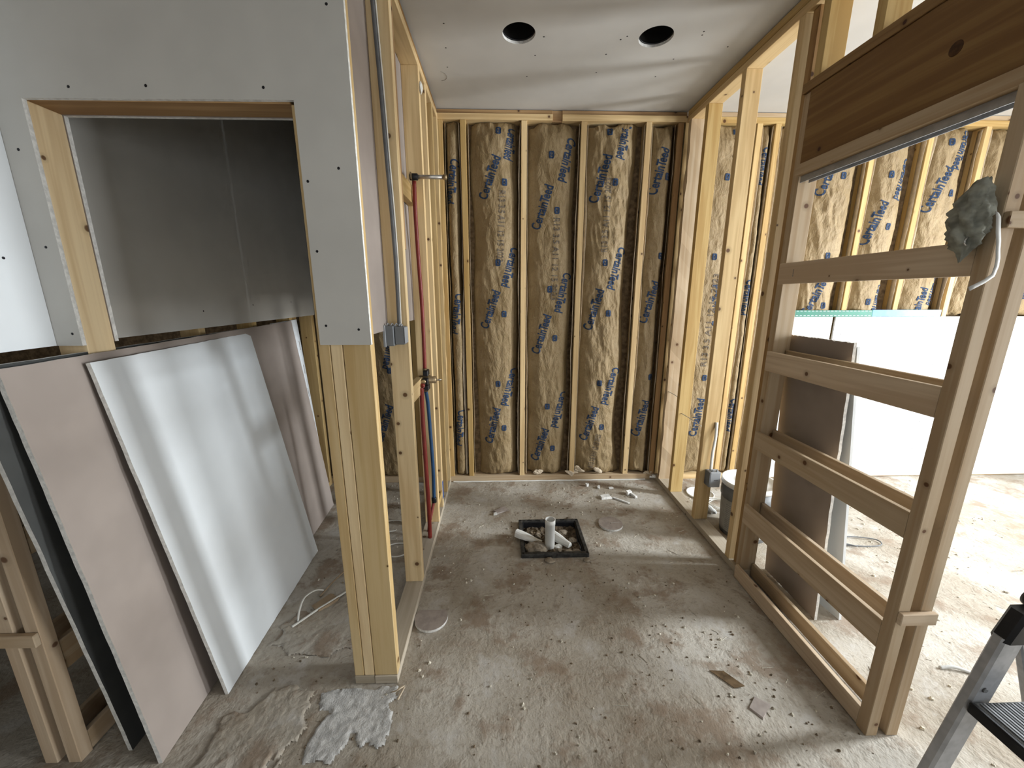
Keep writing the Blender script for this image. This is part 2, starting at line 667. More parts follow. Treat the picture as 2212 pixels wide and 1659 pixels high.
bm = bmesh.new()
ys = [Y0, 1.9, 2.45, Y1]
ceil_cell(X0, X1, ys[0], ys[1], None, H, H + G, bm)
ceil_cell(X0, X1, ys[2], ys[3], None, H, H + G, bm)
ceil_cell(X0, -0.15, ys[1], ys[2], None, H, H + G, bm)
ceil_cell(-0.15, 0.432, ys[1], ys[2], HOLES[0], H, H + G, bm)
ceil_cell(0.432, 1.05, ys[1], ys[2], HOLES[1], H, H + G, bm)
ceil_cell(1.05, X1, ys[1], ys[2], None, H, H + G, bm)
bmesh.ops.recalc_face_normals(bm, faces=bm.faces)
ceiling = add_obj('ceiling', bm_mesh('ceiling', bm), ['ceiling_paper', 'gypsum_edge'], None, (0, 0, H))
props(ceiling, 'unpainted drywall ceiling with two round cut-outs', None, 'structure')
box('ceiling_joist_space', X0, X1, Y0, Y1, H + 0.30, H + 0.32, 'dark_void', ceiling)
for i, (px, py) in enumerate([(-0.255, 2.12), (-0.27, 2.30), (-0.285, 2.47), (0.22, 2.20), (0.19, 2.35), (0.16, 2.55), (0.60, 2.21), (0.625, 2.185), (0.56, 2.33), (0.55, 2.50), (0.98, 2.14), (0.985, 2.165), (0.93, 2.36), (0.90, 2.53), (1.16, 2.25)]):
    screw((px, py, H - 0.0002), (0, 0, -1), ceiling, 0.0045)
# scratched arc on the ceiling board
tube('pencil_arc', [(-0.345 + 0.045 * math.cos(t), 2.56 + 0.05 * math.sin(t), H - 0.0004) for t in np.linspace(-1.2, 1.4, 8)], 0.0011, 'print_mark', ceiling, 5)

for i, (cx, cy, r) in enumerate(HOLES):
    e = empty('recessed_light_can', (cx, cy, H + G),
              ['empty black light can in the round ceiling hole nearer the left partition', 'empty black light can in the round ceiling hole nearer the right partition'][i],
              'light fixture', None, 'empty recessed light cans')
    lathe('housing', [(r + 0.004, H + G + 0.001), (r + 0.004, H + 0.16), (0.02, H + 0.165)], (cx, cy, 0), (0, 0, 1), 'dark_void', e, 32, True, False)
    lathe('trim_ring', [(r + 0.004, H + G + 0.002), (r - 0.003, H + G + 0.002), (r - 0.003, H + G + 0.007), (r + 0.004, H + G + 0.007)], (cx, cy, 0), (0, 0, 1), 'black_plastic', e, 32, True, False)


def outer_wall(name, label, axis, c, a0, a1, holes):
    """plain boarded wall of the shell, rectangular window holes"""
    us = sorted({a0, a1, *[h[0] for h in holes], *[h[1] for h in holes]})
    zs = sorted({0.0, H, *[h[2] for h in holes], *[h[3] for h in holes]})
    bm = bmesh.new()
    for i in range(len(us) - 1):
        for j in range(len(zs) - 1):
            um, zm = (us[i] + us[i + 1]) / 2, (zs[j] + zs[j + 1]) / 2
            if any(h[0] < um < h[1] and h[2] < zm < h[3] for h in holes):
                continue
            q = [(us[i], zs[j]), (us[i + 1], zs[j]), (us[i + 1], zs[j + 1]), (us[i], zs[j + 1])]
            bm.faces.new([bm.verts.new((c, u, z) if axis == 'x' else (u, c, z)) for u, z in q])
    bmesh.ops.remove_doubles(bm, verts=bm.verts, dist=1e-5)
    o = add_obj(name, bm_mesh(name, bm), 'drywall_face')
    return props(o, label, None, 'structure')


outer_wall('wall_outer_right', 'boarded outer wall of the right room', 'x', X1, Y0, Y1, [(1.1, 1.7, 0.25, 2.55), (-0.85, 0.15, 0.3, 2.25)])
outer_wall('wall_outer_left', 'boarded outer wall of the left room', 'x', X0, Y0, Y1, [])
outer_wall('wall_outer_front', 'boarded wall behind the camera', 'y', Y0, X0, X1, [(0.3, 2.5, 0.3, 1.7)])


def window(name, label, axis, c, a0, a1, z0, z1):
    e = empty(name, (c, (a0 + a1) / 2, z0) if axis == 'x' else ((a0 + a1) / 2, c, z0), label, None, 'structure')
    f = 0.05

    def bx(nm, u0, u1, w0, w1, t, mt):
        if axis == 'x':
            box(nm, c - t, c + t, u0, u1, w0, w1, mt, e)
        else:
            box(nm, u0, u1, c - t, c + t, w0, w1, mt, e)
    bx('frame_rail', a0, a1, z0, z0 + f, 0.04, 'window_frame')
    bx('frame_rail', a0, a1, z1 - f, z1, 0.04, 'window_frame')
    bx('frame_stile', a0, a0 + f, z0 + f, z1 - f, 0.04, 'window_frame')
    bx('frame_stile', a1 - f, a1, z0 + f, z1 - f, 0.04, 'window_frame')
    bx('pane', a0 + f, a1 - f, z0 + f, z1 - f, 0.003, 'window_glass')


window('window_1', 'tall window of the right room', 'x', X1, 1.1, 1.7, 0.25, 2.55)
window('added_window_3', 'added unseen fill window of the right room', 'x', X1, -0.85, 0.15, 0.3, 2.25)  # added out of view to carry the side fill light
window('added_window_2', 'added unseen fill window behind the camera', 'y', Y0, 0.3, 2.5, 0.3, 1.7)  # added out of view to carry the front fill light

# ------------------------------------------------------------------ wall_back (exterior wall, insulated)
wb = empty('wall_back', (0.5, D, 0), 'open stud back wall filled with kraft insulation', None, 'structure')
XB0, XB1 = X0, X1
box('sheathing', XB0, XB1, D + T4 + 0.001, D + T4 + 0.012, 0, H, 'sheathing', wb)
board('bottom_plate', -1.40, 1.24, D, D + T4, 0.0, T2 + 0.012, 'pine_pale', wb)
board('bottom_plate', 1.38, XB1, D, D + T4, 0.0, T2, 'pine', wb)
board('bottom_plate', XB0, -1.50, D, D + T4, 0.0, T2, 'pine', wb)
board('top_plate', -1.385, 0.362, D - 0.004, D + T4, 2.660, 2.698, 'pine', wb)
board('top_plate', 0.428, 1.29, D - 0.004, D + T4, 2.660, 2.698, 'pine', wb)
board('top_plate', -1.385, 0.362, D + 0.010, D + T4, 2.700, 2.726, 'pine_brown', wb)
board('top_plate', 0.428, 1.29, D + 0.010, D + T4, 2.700, 2.726, 'pine_brown', wb)
board('plate_splice_block', 0.362, 0.428, D + 0.02, D + T4, 2.660, 2.727, 'pine_brown', wb, 0.001)
board('top_plate', 1.38, XB1, D, D + T4, 2.660, 2.698, 'pine', wb)
board('top_plate', 1.38, XB1, D + 0.004, D + T4, 2.699, 2.727, 'pine_pale', wb)
for sx in (-1.47, -1.065, -0.66, -0.405, -0.2475, 0.1685, 0.5795, 1.027, 1.250, 1.300, 1.802, 1.932, 2.222, 2.638, 3.042, 3.444, 3.848, 4.252):
    board('stud', sx - 0.0195, sx + 0.0195, D, D + T4, 0.050, 2.660, 'pine_brown' if sx == 1.25 else 'pine', wb)
tube('caulk_bead', [(-0.40 + 0.08 * k, D - 0.004 - 0.004 * math.sin(k * 1.7) ** 2, 0.004) for k in range(21)], 0.0055, 'white_pvc', wb, 6)
# closet: upper board on the back wall
p = poly_panel('drywall_panel', [(-1.372, ZB + 0.02), (-0.517, ZB + 0.02), (-0.517, H - 0.003), (-1.372, H - 0.003)], 'y', D - G, D, ['drywall_face', 'drywall_back', 'gypsum_edge'], wb)
for q in ((-1.33, 1.45), (-1.33, 1.75), (-0.9, 1.45)):
    screw((q[0], D - G - 0.0003, q[1]), (0, -1, 0), p)
# right room: lower boards on the back wall
p = poly_panel('drywall_panel', [(2.204, 0.012), (2.553, 0.012), (2.553, 1.343), (2.204, 1.343)], 'y', D - G, D, ['drywall_white', 'drywall_back', 'gypsum_edge'], wb)
p = poly_panel('drywall_panel', [(2.578, 0.012), (X1 - 0.01, 0.012), (X1 - 0.01, 1.343), (2.578, 1.343)], 'y', D - G, D, ['drywall_white', 'drywall_back', 'gypsum_edge'], wb)
for k in range(5):
    screw((2.638 + 0.02 * (k % 2), D - G - 0.0003, 0.25 + 0.24 * k), (0, -1, 0), p, 0.0035)
    screw((3.44, D - G - 0.0003, 0.25 + 0.24 * k), (0, -1, 0), p, 0.0035)

# ------------------------------------------------------------------ wall_left (shower / closet partition)
YF = 1.2415
wl = empty('wall_left', (XL - T4 / 2, 2.0, 0), 'open stud partition on the left of the shower bay', None, 'structure')
xa, xb = XL - T4, XL
board('bottom_plate', xa, xb, YF - 0.004, D - 0.001, 0.0, T2, 'pine_dusty', wl)
board('bottom_plate', xa - 0.078, xa - 0.001, YF - 0.002, YF + T4, 0.0, T2, 'pine_dusty', wl)
board('top_plate', xa, xb, 1.30, D - 0.006, 2.654, 2.690, 'pine', wl)
board('top_plate', xa, xb - 0.004, 1.30, D - 0.006, 2.692, 2.720, 'pine_brown', wl)
board('stud', xa, xb, YF, YF + T2, T2, 2.654, 'pine_light', wl)
board('stud', xa, xb, 1.752, 1.790, T2, 2.654, 'pine_light', wl)
board('stud', xa + 0.004, xb - 0.004, 1.792, 1.83, 1.70, 2.654, 'pine_brown', wl)
board('stud', xa, xb, 2.300, 2.338, T2, 2.654, 'pine', wl)
board('stud', xa, xb, 2.482, 2.520, T2, 2.654, 'pine', wl)
board('stud', xa, xb, 2.700, 2.738, T2, 2.654, 'pine', wl)
board('stud', xa, xb, 2.886, 2.924, T2, 2.654, 'pine', wl, rough=0.003)
# door posts of the closet beside the partition end
board('jack_stud', xa - 0.0775, xa - 0.0415, YF, YF + T4, T2, 2.02, 'pine_light', wl)
board('king_stud', xa - 0.0395, xa - 0.002, YF, YF + T4, T2, 2.654, 'pine_light', wl)
# blocking carrying the plumbing
board('blocking', xa + 0.002, xa + 0.040, 1.830, 2.299, 1.98, 2.07, 'pine', wl)
board('blocking', xa + 0.002, xa + 0.040, 1.791, 2.299, 0.94, 1.03, 'pine', wl)
board('blocking', xa, xb - 0.001, 2.338, 2.481, 0.13, 0.168, 'pine', wl)
# upper boards on the closet side
poly_panel('drywall_panel', [(1.345, ZB), (2.105, ZB), (2.105, H - 0.003), (1.345, H - 0.003)], 'x', xa - G, xa - 0.0004, ['drywall_face', 'drywall_back', 'gypsum_edge'], wl)
poly_panel('drywall_panel', [(2.109, ZB + 0.012), (2.92, ZB + 0.012), (2.92, H - 0.003), (2.109, H - 0.003)], 'x', xa - G, xa - 0.0004, ['drywall_face', 'drywall_back', 'gypsum_edge'], wl)

# ------------------------------------------------------------------ wall_closet (boarded wall with the door opening, faces the camera)
XJ = -1.296       # left jamb
wc = empty('wall_closet', (-0.95, YF, 0), 'boarded closet wall with a tall door opening', None, 'structure')
XE = XL + 0.006
fz = YF - G
poly_panel('drywall_panel', [(XE, ZB - 0.003), (XE, H - 0.004), (-1.384, H - 0.004), (-1.384, ZB - 0.003), (XJ, ZB - 0.003), (XJ, 2.022), (-0.568, 2.026), (-0.5695, ZB - 0.003)],
           'y', fz, YF - 0.0004, ['drywall_face', 'drywall_back', 'gypsum_edge'], wc)
panel = [o for o in wc.children][-1]
for q in ((-1.165, 2.050), (-0.960, 2.055), (-0.646, 2.055), (-0.455, 2.25), (-0.462, 1.855), (-0.553, 1.82), (-0.548, 1.628), (-0.545, 1.407), (-0.445, 1.395), (-1.338, 1.895), (-1.331, 1.637), (-1.318, 1.384), (-1.17, 2.36), (-0.45, 2.5), (-0.72, 2.36)):
    screw((q[0], fz - 0.0003, q[1]), (0, -1, 0), panel, 0.0040)
board('jamb_stud', -1.384, XJ, YF, YF + T4, 0.0, 2.022, 'pine_light', wc)
board('head_plate', XJ - 0.08, xa - 0.079, YF, YF + T4, 2.022, 2.060, 'pine_brown', wc)
board('top_plate', -1.384, xa - 0.001, YF, YF + T4, 2.654, 2.726, 'pine', wc)
# board on the closet side of the same wall
poly_panel('drywall_panel', [(xa - G - 0.001, ZB), (xa - G - 0.001, H - 0.004), (-1.372, H - 0.004), (-1.372, ZB), (XJ + 0.002, ZB), (XJ + 0.002, 2.020), (-0.585, 2.020), (-0.585, ZB)],
           'y', YF + T4 + G, YF + T4 + 0.0004, ['drywall_face', 'drywall_back', 'gypsum_edge'], wc)

# ------------------------------------------------------------------ wall_far_left (partition along the left of closet and hall)
XW = -1.385
wf = empty('wall_far_left', (XW - T4 / 2, 1.9, 0), 'partition with upper boards on the far left', None, 'structure')
board('bottom_plate', XW - T4, XW, 1.82, D - 0.001, 0, T2, 'pine', wf)
board('top_plate', XW - T4, XW, -0.3, D - 0.001, 2.654, 2.726, 'pine', wf)
for y in (1.82, 2.21, 2.600, 2.646, 2.895):
    board('stud', XW - T4, XW, y, y + T2, T2, 2.654, 'pine', wf, rough=0.0025 if y == 2.646 else 0)
board('header_beam', XW - T4, XW, -0.3, 1.82, 2.045, 2.33, 'pine_header', wf)
board('king_stud', XW - T4, XW, -0.34, -0.302, 0, 2.654, 'pine', wf)
p = poly_panel('drywall_panel', [(0.995, ZB - 0.006), (fz - 0.001, ZB - 0.002), (fz - 0.001, H - 0.004), (0.995, H - 0.004)], 'x', XW + G, XW + 0.0006, ['drywall_white', 'drywall_back', 'gypsum_edge'], wf)
for q in ((1.155, 1.60), (1.16, 1.98)):
    screw((XW + G + 0.0003, q[0], q[1]), (1, 0, 0), p, 0.004)
p = poly_panel('drywall_panel', [(YF + T4 + G + 0.002, ZB), (D - G - 0.002, ZB + 0.012), (D - G - 0.002, H - 0.004), (YF + T4 + G + 0.002, H - 0.004)], 'x', XW + G, XW + 0.0006, ['drywall_face', 'drywall_back', 'gypsum_edge'], wf)
for q in ((1.42, 1.60), (1.85, 1.43), (2.22, 1.45), (2.62, 1.46)):
    screw((XW + G + 0.0003, q[0], q[1]), (1, 0, 0), p, 0.004)

# ------------------------------------------------------------------ wall_right (open stud partition with the pocket-door header)
XRo = XR + T4
wr = empty('wall_right', (XR + T4 / 2, 2.0, 0), 'open stud partition on the right of the shower bay', None, 'structure')
board('bottom_plate', XR, XRo, 1.785, D - 0.001, 0, T2, 'pine_dusty', wr)
board('top_plate', XR, XRo, -0.3, D - 0.006, 2.654, 2.690, 'pine', wr)
board('top_plate', XR, XRo, -0.3, D - 0.006, 2.692, 2.727, 'pine', wr)
board('stud', XR, XRo, 2.866, 2.904, T2, 2.654, 'pine_pale', wr, rough=0.004)
board('stud', XR, XRo, 2.651, 2.689, T2, 2.654, 'pine', wr)
board('stud', XR, XRo, 2.281, 2.319, T2, 2.654, 'pine', wr)
board('king_stud', XR, XRo, 1.880, 1.918, T2, 2.654, 'pine', wr)
board('trimmer_stud', XR + 0.020, XRo, 1.828, 1.866, T2, 2.654, 'pine_brown', wr)
board('king_stud', XR + 0.006, XRo, 1.787, 1.825, T2, 2.327, 'pine_pale', wr)
board('header_sill', XR - 0.006, XRo, -0.3, 1.827, 2.328, 2.366, 'pine_header', wr)
board('header_beam', XR, XR + 0.040, -0.3, 1.785, 2.046, 2.327, 'pine_header', wr)
board('header_beam', XR + 0.049, XRo, -0.3, 1.785, 2.046, 2.327, 'pine_header', wr)
kn = lathe('knot', [(0.019, 0.0), (0.016, 0.0006), (0.006, 0.0009)], (XR, 1.231, 2.178), (-1, 0, 0), 'knot_dark', wr, 16)
for y in (1.745, 1.488, 1.085, 0.68):
    board('cripple_stud', XR, XRo, y, y + T2, 2.367, 2.653, 'pine', wr)
board('king_stud', XR, XRo, -0.34, -0.302, 0, 2.654, 'pine', wr)


# ------------------------------------------------------------------ pocket door frames
def pocket_frame(sign, xin, label, loc):
    """split-jamb pocket door cage; sign +1 = grows towards +x from xin"""
    e = empty('pocket_door_frame', loc, label, 'door frame')

    def bd(nm, a, b_, y0, y1, z0, z1, mt='pine_pale', bev=0.002):
        xs = sorted((xin + sign * a, xin + sign * b_))
        return board(nm, xs[0], xs[1], y0, y1, z0, z1, mt, e, bev)
    bd('split_post', 0.0, 0.041, 1.000, 1.038, 0, 2.000)
    bd('split_post', 0.074, 0.115, 1.000, 1.038, 0, 2.000)
    for z0, z1 in ((0.003, 0.078), (0.335, 0.442), (0.752, 0.842), (1.150, 1.242), (1.550, 1.640)):
        bd('slat', 0.003, 0.022, 1.0385, 1.784, z0, z1)
        bd('slat', 0.093, 0.112, 1.0385, 1.784, z0 + 0.004, z1 + 0.004)
    bd('spreader_block', 0.0, 0.118, 0.984, 0.9995, 0.474, 0.516)
    bd('spreader_block', 0.0, 0.118, 0.984, 0.9995, 1.664, 1.703)
    bd('header_board', 0.010, 0.112, 0.20, 1.784, 2.001, 2.044, 'pine_pale', 0.001)
    tr = []
    for a in (0.036, 0.074):
        x = xin + sign * a
        tr.append((min(x, x + sign * 0.004), max(x, x + sign * 0.004)))
    t0 = box('track', min(xin + sign * 0.036, xin + sign * 0.082), max(xin + sign * 0.036, xin + sign * 0.082), 0.20, 1.78, 1.997, 2.0005, 'aluminium', e)
    for k, (u0, u1) in enumerate(tr):
        box('track_flange', u0, u1, 0.20, 1.78, 1.975, 1.997, 'aluminium', t0)
    return e


pf = pocket_frame(1, 1.262, 'slatted pine pocket door frame closing off the right side of the bay', (1.32, 1.4, 0))
pocket_frame(-1, -1.389, 'shadowed slatted pocket door frame at the far left behind leaning boards', (-1.45, 1.4, 0))
# printed stamp on the top slat
for k in range(4):
    box('ink_stamp', 1.2640, 1.2649, 1.690, 1.694, 1.580 + k * 0.008, 1.586 + k * 0.008, 'print_mark', pf)

# ------------------------------------------------------------------ insulation batts
def raw_text(txt, bold):
    cu = bpy.data.curves.new('txt', 'FONT')
    cu.body = txt
    cu.resolution_u = 3
    cu.offset = bold
    o = bpy.data.objects.new('txt', cu)
    COL.objects.link(o)
    dg = bpy.context.evaluated_depsgraph_get()
    me = bpy.data.meshes.new_from_object(o.evaluated_get(dg))
    V = [tuple(v_.co[:2]) for v_ in me.vertices]
    F = [tuple(p_.vertices) for p_ in me.polygons]
    bpy.data.objects.remove(o)
    bpy.data.curves.remove(cu)
    bpy.data.meshes.remove(me)
    return V, F


def font_mesh(pieces, bold=0.0, gaps=(), squeeze=1.0):
    """words set letter group by letter group with given gaps, scaled to unit length and cut into small faces"""
    bm = bmesh.new()
    pen = 0.0
    for k, txt in enumerate(pieces):
        V, F = raw_text(txt, bold)
        x0, x1 = min(p_[0] for p_ in V), max(p_[0] for p_ in V)
        vv = [bm.verts.new((p_[0] - x0 + pen, p_[1], 0)) for p_ in V]
        for f in F:
            try:
                bm.faces.new([vv[i] for i in f])
            except ValueError:
                pass
        pen += x1 - x0 + (gaps[k] if k < len(gaps) else 0)
    w = max(v_.co.x for v_ in bm.verts)
    for v_ in bm.verts:
        v_.co.x /= w
        v_.co.y /= w
    for k in range(1, 40):
        bmesh.ops.bisect_plane(bm, geom=list(bm.verts) + list(bm.edges) + list(bm.faces), plane_co=(k / 40, 0, 0), plane_no=(1, 0, 0))
    ymax = max(v_.co.y for v_ in bm.verts)
    for k in range(1, 8):
        bmesh.ops.bisect_plane(bm, geom=list(bm.verts) + list(bm.edges) + list(bm.faces), plane_co=(0, ymax * k / 8, 0), plane_no=(0, 1, 0))
    bm.verts.index_update()
    V = np.array([v_.co[:2] for v_ in bm.verts])
    F = [[v_.index for v_ in f.verts] for f in bm.faces]
    bm.free()
    return V, F, ymax


TXT = font_mesh(['Certain', 'T', 'eed'], 0.024, (-0.02, -0.16))
CODE = font_mesh(['R13 3.5 A11 12 15 2023'], 0.014)


class Batt:
    def __init__(self, x0, x1, z0, z1, seed, bulge=0.030, gl=0.012, gr=0.02, crumple=0.014):
        self.x0, self.x1, self.z0, self.z1 = x0, x1, z0, z1
        self.seed, self.bulge, self.gl, self.gr, self.cr = seed, bulge, gl, gr, crumple

    def left(self, z):
        return self.x0 + self.gl * (0.25 + 1.5 * vnoise(z * 2.3, 0.3 + 0 * z, self.seed))

    def right(self, z):
        return self.x1 - self.gr * (0.25 + 1.5 * vnoise(z * 2.0, 5.3 + 0 * z, self.seed + 2))

    def y(self, x, z):
        l, r = self.left(z), self.right(z)
        s = np.clip((x - l) / (r - l), 0, 1)
        prof = np.clip(1 - np.abs(2 * s - 1) ** 2.7, 0, 1) ** 0.8
        zt = np.clip((self.z1 - z) / 0.10, 0, 1)
        zb = np.clip((z - self.z0) / 0.05, 0, 1)
        env = (zt ** 0.6) * (zb ** 0.5)
        y = D + 0.074 - (0.036 + self.bulge * (0.85 + 0.6 * vnoise(z * 1.1, 9.1 + 0 * z, self.seed))) * prof * (0.45 + 0.55 * env)
        w = (ridged(x * 15 + 0.35 * z * 7, z * 5.0, self.seed, 3) - 0.55) * self.cr * 0.85 * (0.6 + 0.9 * vnoise(x * 2.5, z * 1.6, self.seed + 8))
        w = w + (fbm(x * 30, z * 19, self.seed + 4, 3) - 0.5) * 0.010
        w = w * (1 + 1.2 * (1 - zt) + 0.8 * (1 - zb))
        return y - w * np.clip(prof * 1.6, 0.15, 1)

    def facing(self, parent):
        nx = max(14, int((self.x1 - self.x0) / 0.0075))
        nz = max(40, int((self.z1 - self.z0) / 0.0105))
        z = np.linspace(self.z0, self.z1, nz + 1)
        s = np.linspace(0, 1, nx + 1)
        Z, S = np.meshgrid(z, s, indexing='ij')
        Lf, Rt = self.left(Z), self.right(Z)
        X = Lf + (Rt - Lf) * S
        Y = self.y(X, Z)
        zj = Z + (vnoise(X * 14, Z * 0 + 3.3, self.seed + 9) - 0.5) * 0.05 * (np.clip(1 - (Z - self.z0) / 0.06, 0, 1) - np.clip(1 - (self.z1 - Z) / 0.06, 0, 1))
        V = np.stack([X, np.minimum(Y, D + 0.085), np.clip(zj, self.z0, self.z1)], -1)
        # fold the edges back into the cavity
        e0 = V[:, :1].copy(); e0[..., 0] -= 0.004; e0[..., 1] = D + 0.086
        e1 = V[:, -1:].copy(); e1[..., 0] += 0.004; e1[..., 1] = D + 0.086
        V = np.concatenate([e0, V, e1], 1)
        n2 = V.shape[1]
        fs = []
        for i in range(nz):
            for j in range(n2 - 1):
                a = i * n2 + j
                fs.append((a, a + 1, a + n2 + 1, a + n2))
        me = py_mesh('facing', V.reshape(-1, 3), fs, True)
        return add_obj('facing', me, 'kraft_paper', parent)

    def flange(self, parent, side):
        """loose stapling tab along the stud"""
        n = int((self.z1 - self.z0) / 0.022)
        z = np.linspace(self.z0 + 0.01, self.z1 - 0.01, n)
        w = 0.003 + 0.024 * np.clip(fbm(z * 2.1, 0.7 + 0 * z, self.seed + 31 * side, 3) - 0.28, 0, 1) * 1.6
        base = self.x1 - 0.0012 if side else self.x0 + 0.0012
        sg = -1 if side else 1
        vs_, fs = [], []
        for i in range(n):
            vs_ += [(base, D + 0.050, z[i]), (base + sg * w[i] * 0.5, D + 0.026, z[i]), (base + sg * w[i], D + 0.004 + 0.006 * float(vnoise(z[i] * 9, 2.2, self.seed + side)), z[i])]
        for i in range(n - 1):
            for j in range(2):
                a = i * 3 + j
                fs.append((a, a + 1, a + 4, a + 3))
        me = py_mesh('stapling_flange', vs_, fs, True)
        o = add_obj('stapling_flange', me, 'kraft_edge', parent)
        sm = o.modifiers.new('thick', 'SOLIDIFY')
        sm.thickness = 0.0012
        return o

    def clip_ok(self, x, z):
        l, r = self.left(z), self.right(z)
        return (x > l + 0.004) & (x < r - 0.004) & (z > self.z0 + 0.02) & (z < self.z1 - 0.015)

    def lettering(self, parent, name, items, src, mat, height):
        V, F, ymax = src
        vs_, fs = [], []
        for (ax, az, bx, bz) in items:
            d = np.array([bx - ax, bz - az])
            ln = np.hypot(*d)
            d = d / ln
            nrm = np.array([-d[1], d[0]])
            P = np.array([ax, az]) + V[:, :1] * ln * d + (V[:, 1:2] / ymax - 0.5) * height * nrm
            ok = self.clip_ok(P[:, 0], P[:, 1])
            yy = self.y(P[:, 0], P[:, 1]) - 0.0028
            base = len(vs_)
            vs_ += [(P[i, 0], yy[i], P[i, 1]) for i in range(len(P))]
            for f in F:
                if all(ok[i] for i in f):
                    fs.append([base + i for i in f])
        if not fs:
            return None
        used = sorted({i for f in fs for i in f})
        mp = {u: i for i, u in enumerate(used)}
        return add_obj(name, py_mesh(name, [vs_[u] for u in used], [[mp[i] for i in f] for f in fs], True), mat, parent)

    def squares(self, parent, pts):
        for (cx, cz) in pts:
            if not self.clip_ok(np.array(cx - 0.018), np.array(cz)) or not self.clip_ok(np.array(cx + 0.018), np.array(cz)):
                continue
            n = 9
            g = np.linspace(-0.0185, 0.0185, n + 1)
            hgt = np.linspace(-0.0235, 0.0235, n + 1)
            vs_, fs = [], []
            for j in range(n + 1):
                for i in range(n + 1):
                    x, z = cx + g[i], cz + hgt[j]
                    vs_.append((x, float(self.y(np.array(x), np.array(z))) - 0.0035, z))
            hole = {(3, 6), (4, 6), (5, 6), (5, 5), (4, 4), (3, 3), (3, 2), (4, 2), (5, 2)}
            for j in range(n):
                for i in range(n):
                    if (i, j) in hole or (i, j) in ((0, 0), (0, n - 1), (n - 1, 0), (n - 1, n - 1)):
                        continue
                    a = j * (n + 1) + i
                    fs.append((a, a + 1, a + n + 2, a + n + 1))
            add_obj('printed_emblem', py_mesh('printed_emblem', vs_, fs, True), 'print_blue', parent)


def make_batt(x0, x1, z0, z1, seed, label, texts=(), sq=(), codes=(), group='insulation batts in the back wall', **kw):
    bt = Batt(x0, x1, z0, z1, seed, **kw)
    e = empty('insulation_batt', ((x0 + x1) / 2, D + 0.05, z0), label, 'insulation', None, group)
    bt.facing(e)
    bt.flange(e, 0)
    bt.flange(e, 1)
    if texts:
        for tx in texts:
            bt.lettering(e, 'printed_word', [tx], TXT, 'print_blue', 0.066)
    if codes:
        for tx in codes:
            q = bt.lettering(e, 'printed_code', [tx], CODE, 'print_grey', 0.046)
            if q:
                q['kind'] = 'stuff'
    bt.squares(e, sq)
    return bt


ZT, Z0B = 2.655, 0.055
make_batt(-1.449, -1.086, Z0B, ZB + 0.05, 1, 'dark insulation batt in the closet corner behind the leaning boards')
make_batt(-1.044, -0.681, Z0B, ZB + 0.05, 2, 'shadowed insulation batt seen between the corner post and the next stud',
          [(-0.99, 0.35, -0.88, 0.66), (-0.80, 1.25, -0.88, 0.95)], [(-0.859, 0.938)])
make_batt(-0.384, -0.269, Z0B, ZT, 3, 'narrow tube-like insulation batt in the left corner of the shower bay',
          [(-0.302, 2.418, -0.355, 2.136), (-0.296, 1.513, -0.355, 1.222), (-0.305, 0.616, -0.350, 0.323)], gl=0.010, gr=0.014, bulge=0.034, crumple=0.006)
make_batt(-0.227, 0.148, Z0B, ZT, 4, 'second insulation batt from the left, beside the narrow corner batt',
          [(-0.124, 2.167, -0.023, 2.441), (-0.128, 1.263, -0.031, 1.537), (-0.106, 0.34, -0.037, 0.633), (0.099, 2.62, 0.061, 2.42), (0.117, 1.84, 0.038, 1.564), (0.116, 0.943, 0.030, 0.652)],
          [(-0.008, 2.60), (0.034, 2.274), (-0.016, 1.735), (0.027, 1.367), (-0.023, 0.83), (0.023, 0.466)], [(0.02, 2.22, 0.0, 1.74)], gl=0.045, gr=0.030)
make_batt(0.189, 0.559, Z0B, ZT, 5, 'middle insulation batt with date code under the split top plate',
          [(0.253, 1.969, 0.348, 2.261), (0.262, 1.067, 0.353, 1.36), (0.266, 0.182, 0.353, 0.454), (0.508, 2.561, 0.442, 2.283), (0.505, 1.664, 0.437, 1.377), (0.510, 0.751, 0.432, 0.465)],
          [(0.36, 2.453), (0.408, 2.094), (0.367, 1.547), (0.414, 1.184), (0.368, 0.641), (0.417, 0.286)], [(0.41, 2.045, 0.399, 1.47)], gl=0.022, gr=0.040)
make_batt(0.600, 1.006, Z0B, ZT, 6, 'creased insulation batt second from the right in the shower bay',
          [(0.665, 2.151, 0.752, 2.457), (0.661, 1.247, 0.743, 1.547), (0.662, 0.351, 0.752, 0.634), (0.888, 2.66, 0.843, 2.43), (0.906, 1.845, 0.827, 1.547), (0.915, 0.947, 0.827, 0.653)],
          [(0.761, 2.60), (0.814, 2.28), (0.771, 1.737), (0.816, 1.37), (0.776, 0.828), (0.813, 0.462)], [(0.757, 1.812, 0.77, 2.309), (0.735, 0.11, 0.79, 0.40)], gl=0.018, gr=0.055, crumple=0.026)
make_batt(1.048, 1.229, Z0B, ZT, 7, 'insulation batt in the right corner of the shower bay beside the brown stud',
          [(1.082, 2.206, 1.153, 2.499), (1.082, 1.299, 1.160, 1.605), (1.086, 0.387, 1.160, 0.681)],
          [(1.189, 2.322), (1.185, 1.787), (1.19, 1.421), (1.185, 0.871), (1.19, 0.505)], gl=0.010, gr=0.018, crumple=0.022)
make_batt(1.321, 1.781, Z0B, ZT, 8, 'insulation batt with date code seen between the right partition studs',
          [(1.674, 2.436, 1.659, 2.70), (1.657, 1.27, 1.629, 1.58), (1.559, 0.381, 1.601, 0.697)],
          [(1.616, 2.322), (1.586, 1.782), (1.66, 1.43), (1.608, 0.868)], [(1.588, 0.96, 1.617, 1.66)], gl=0.03)
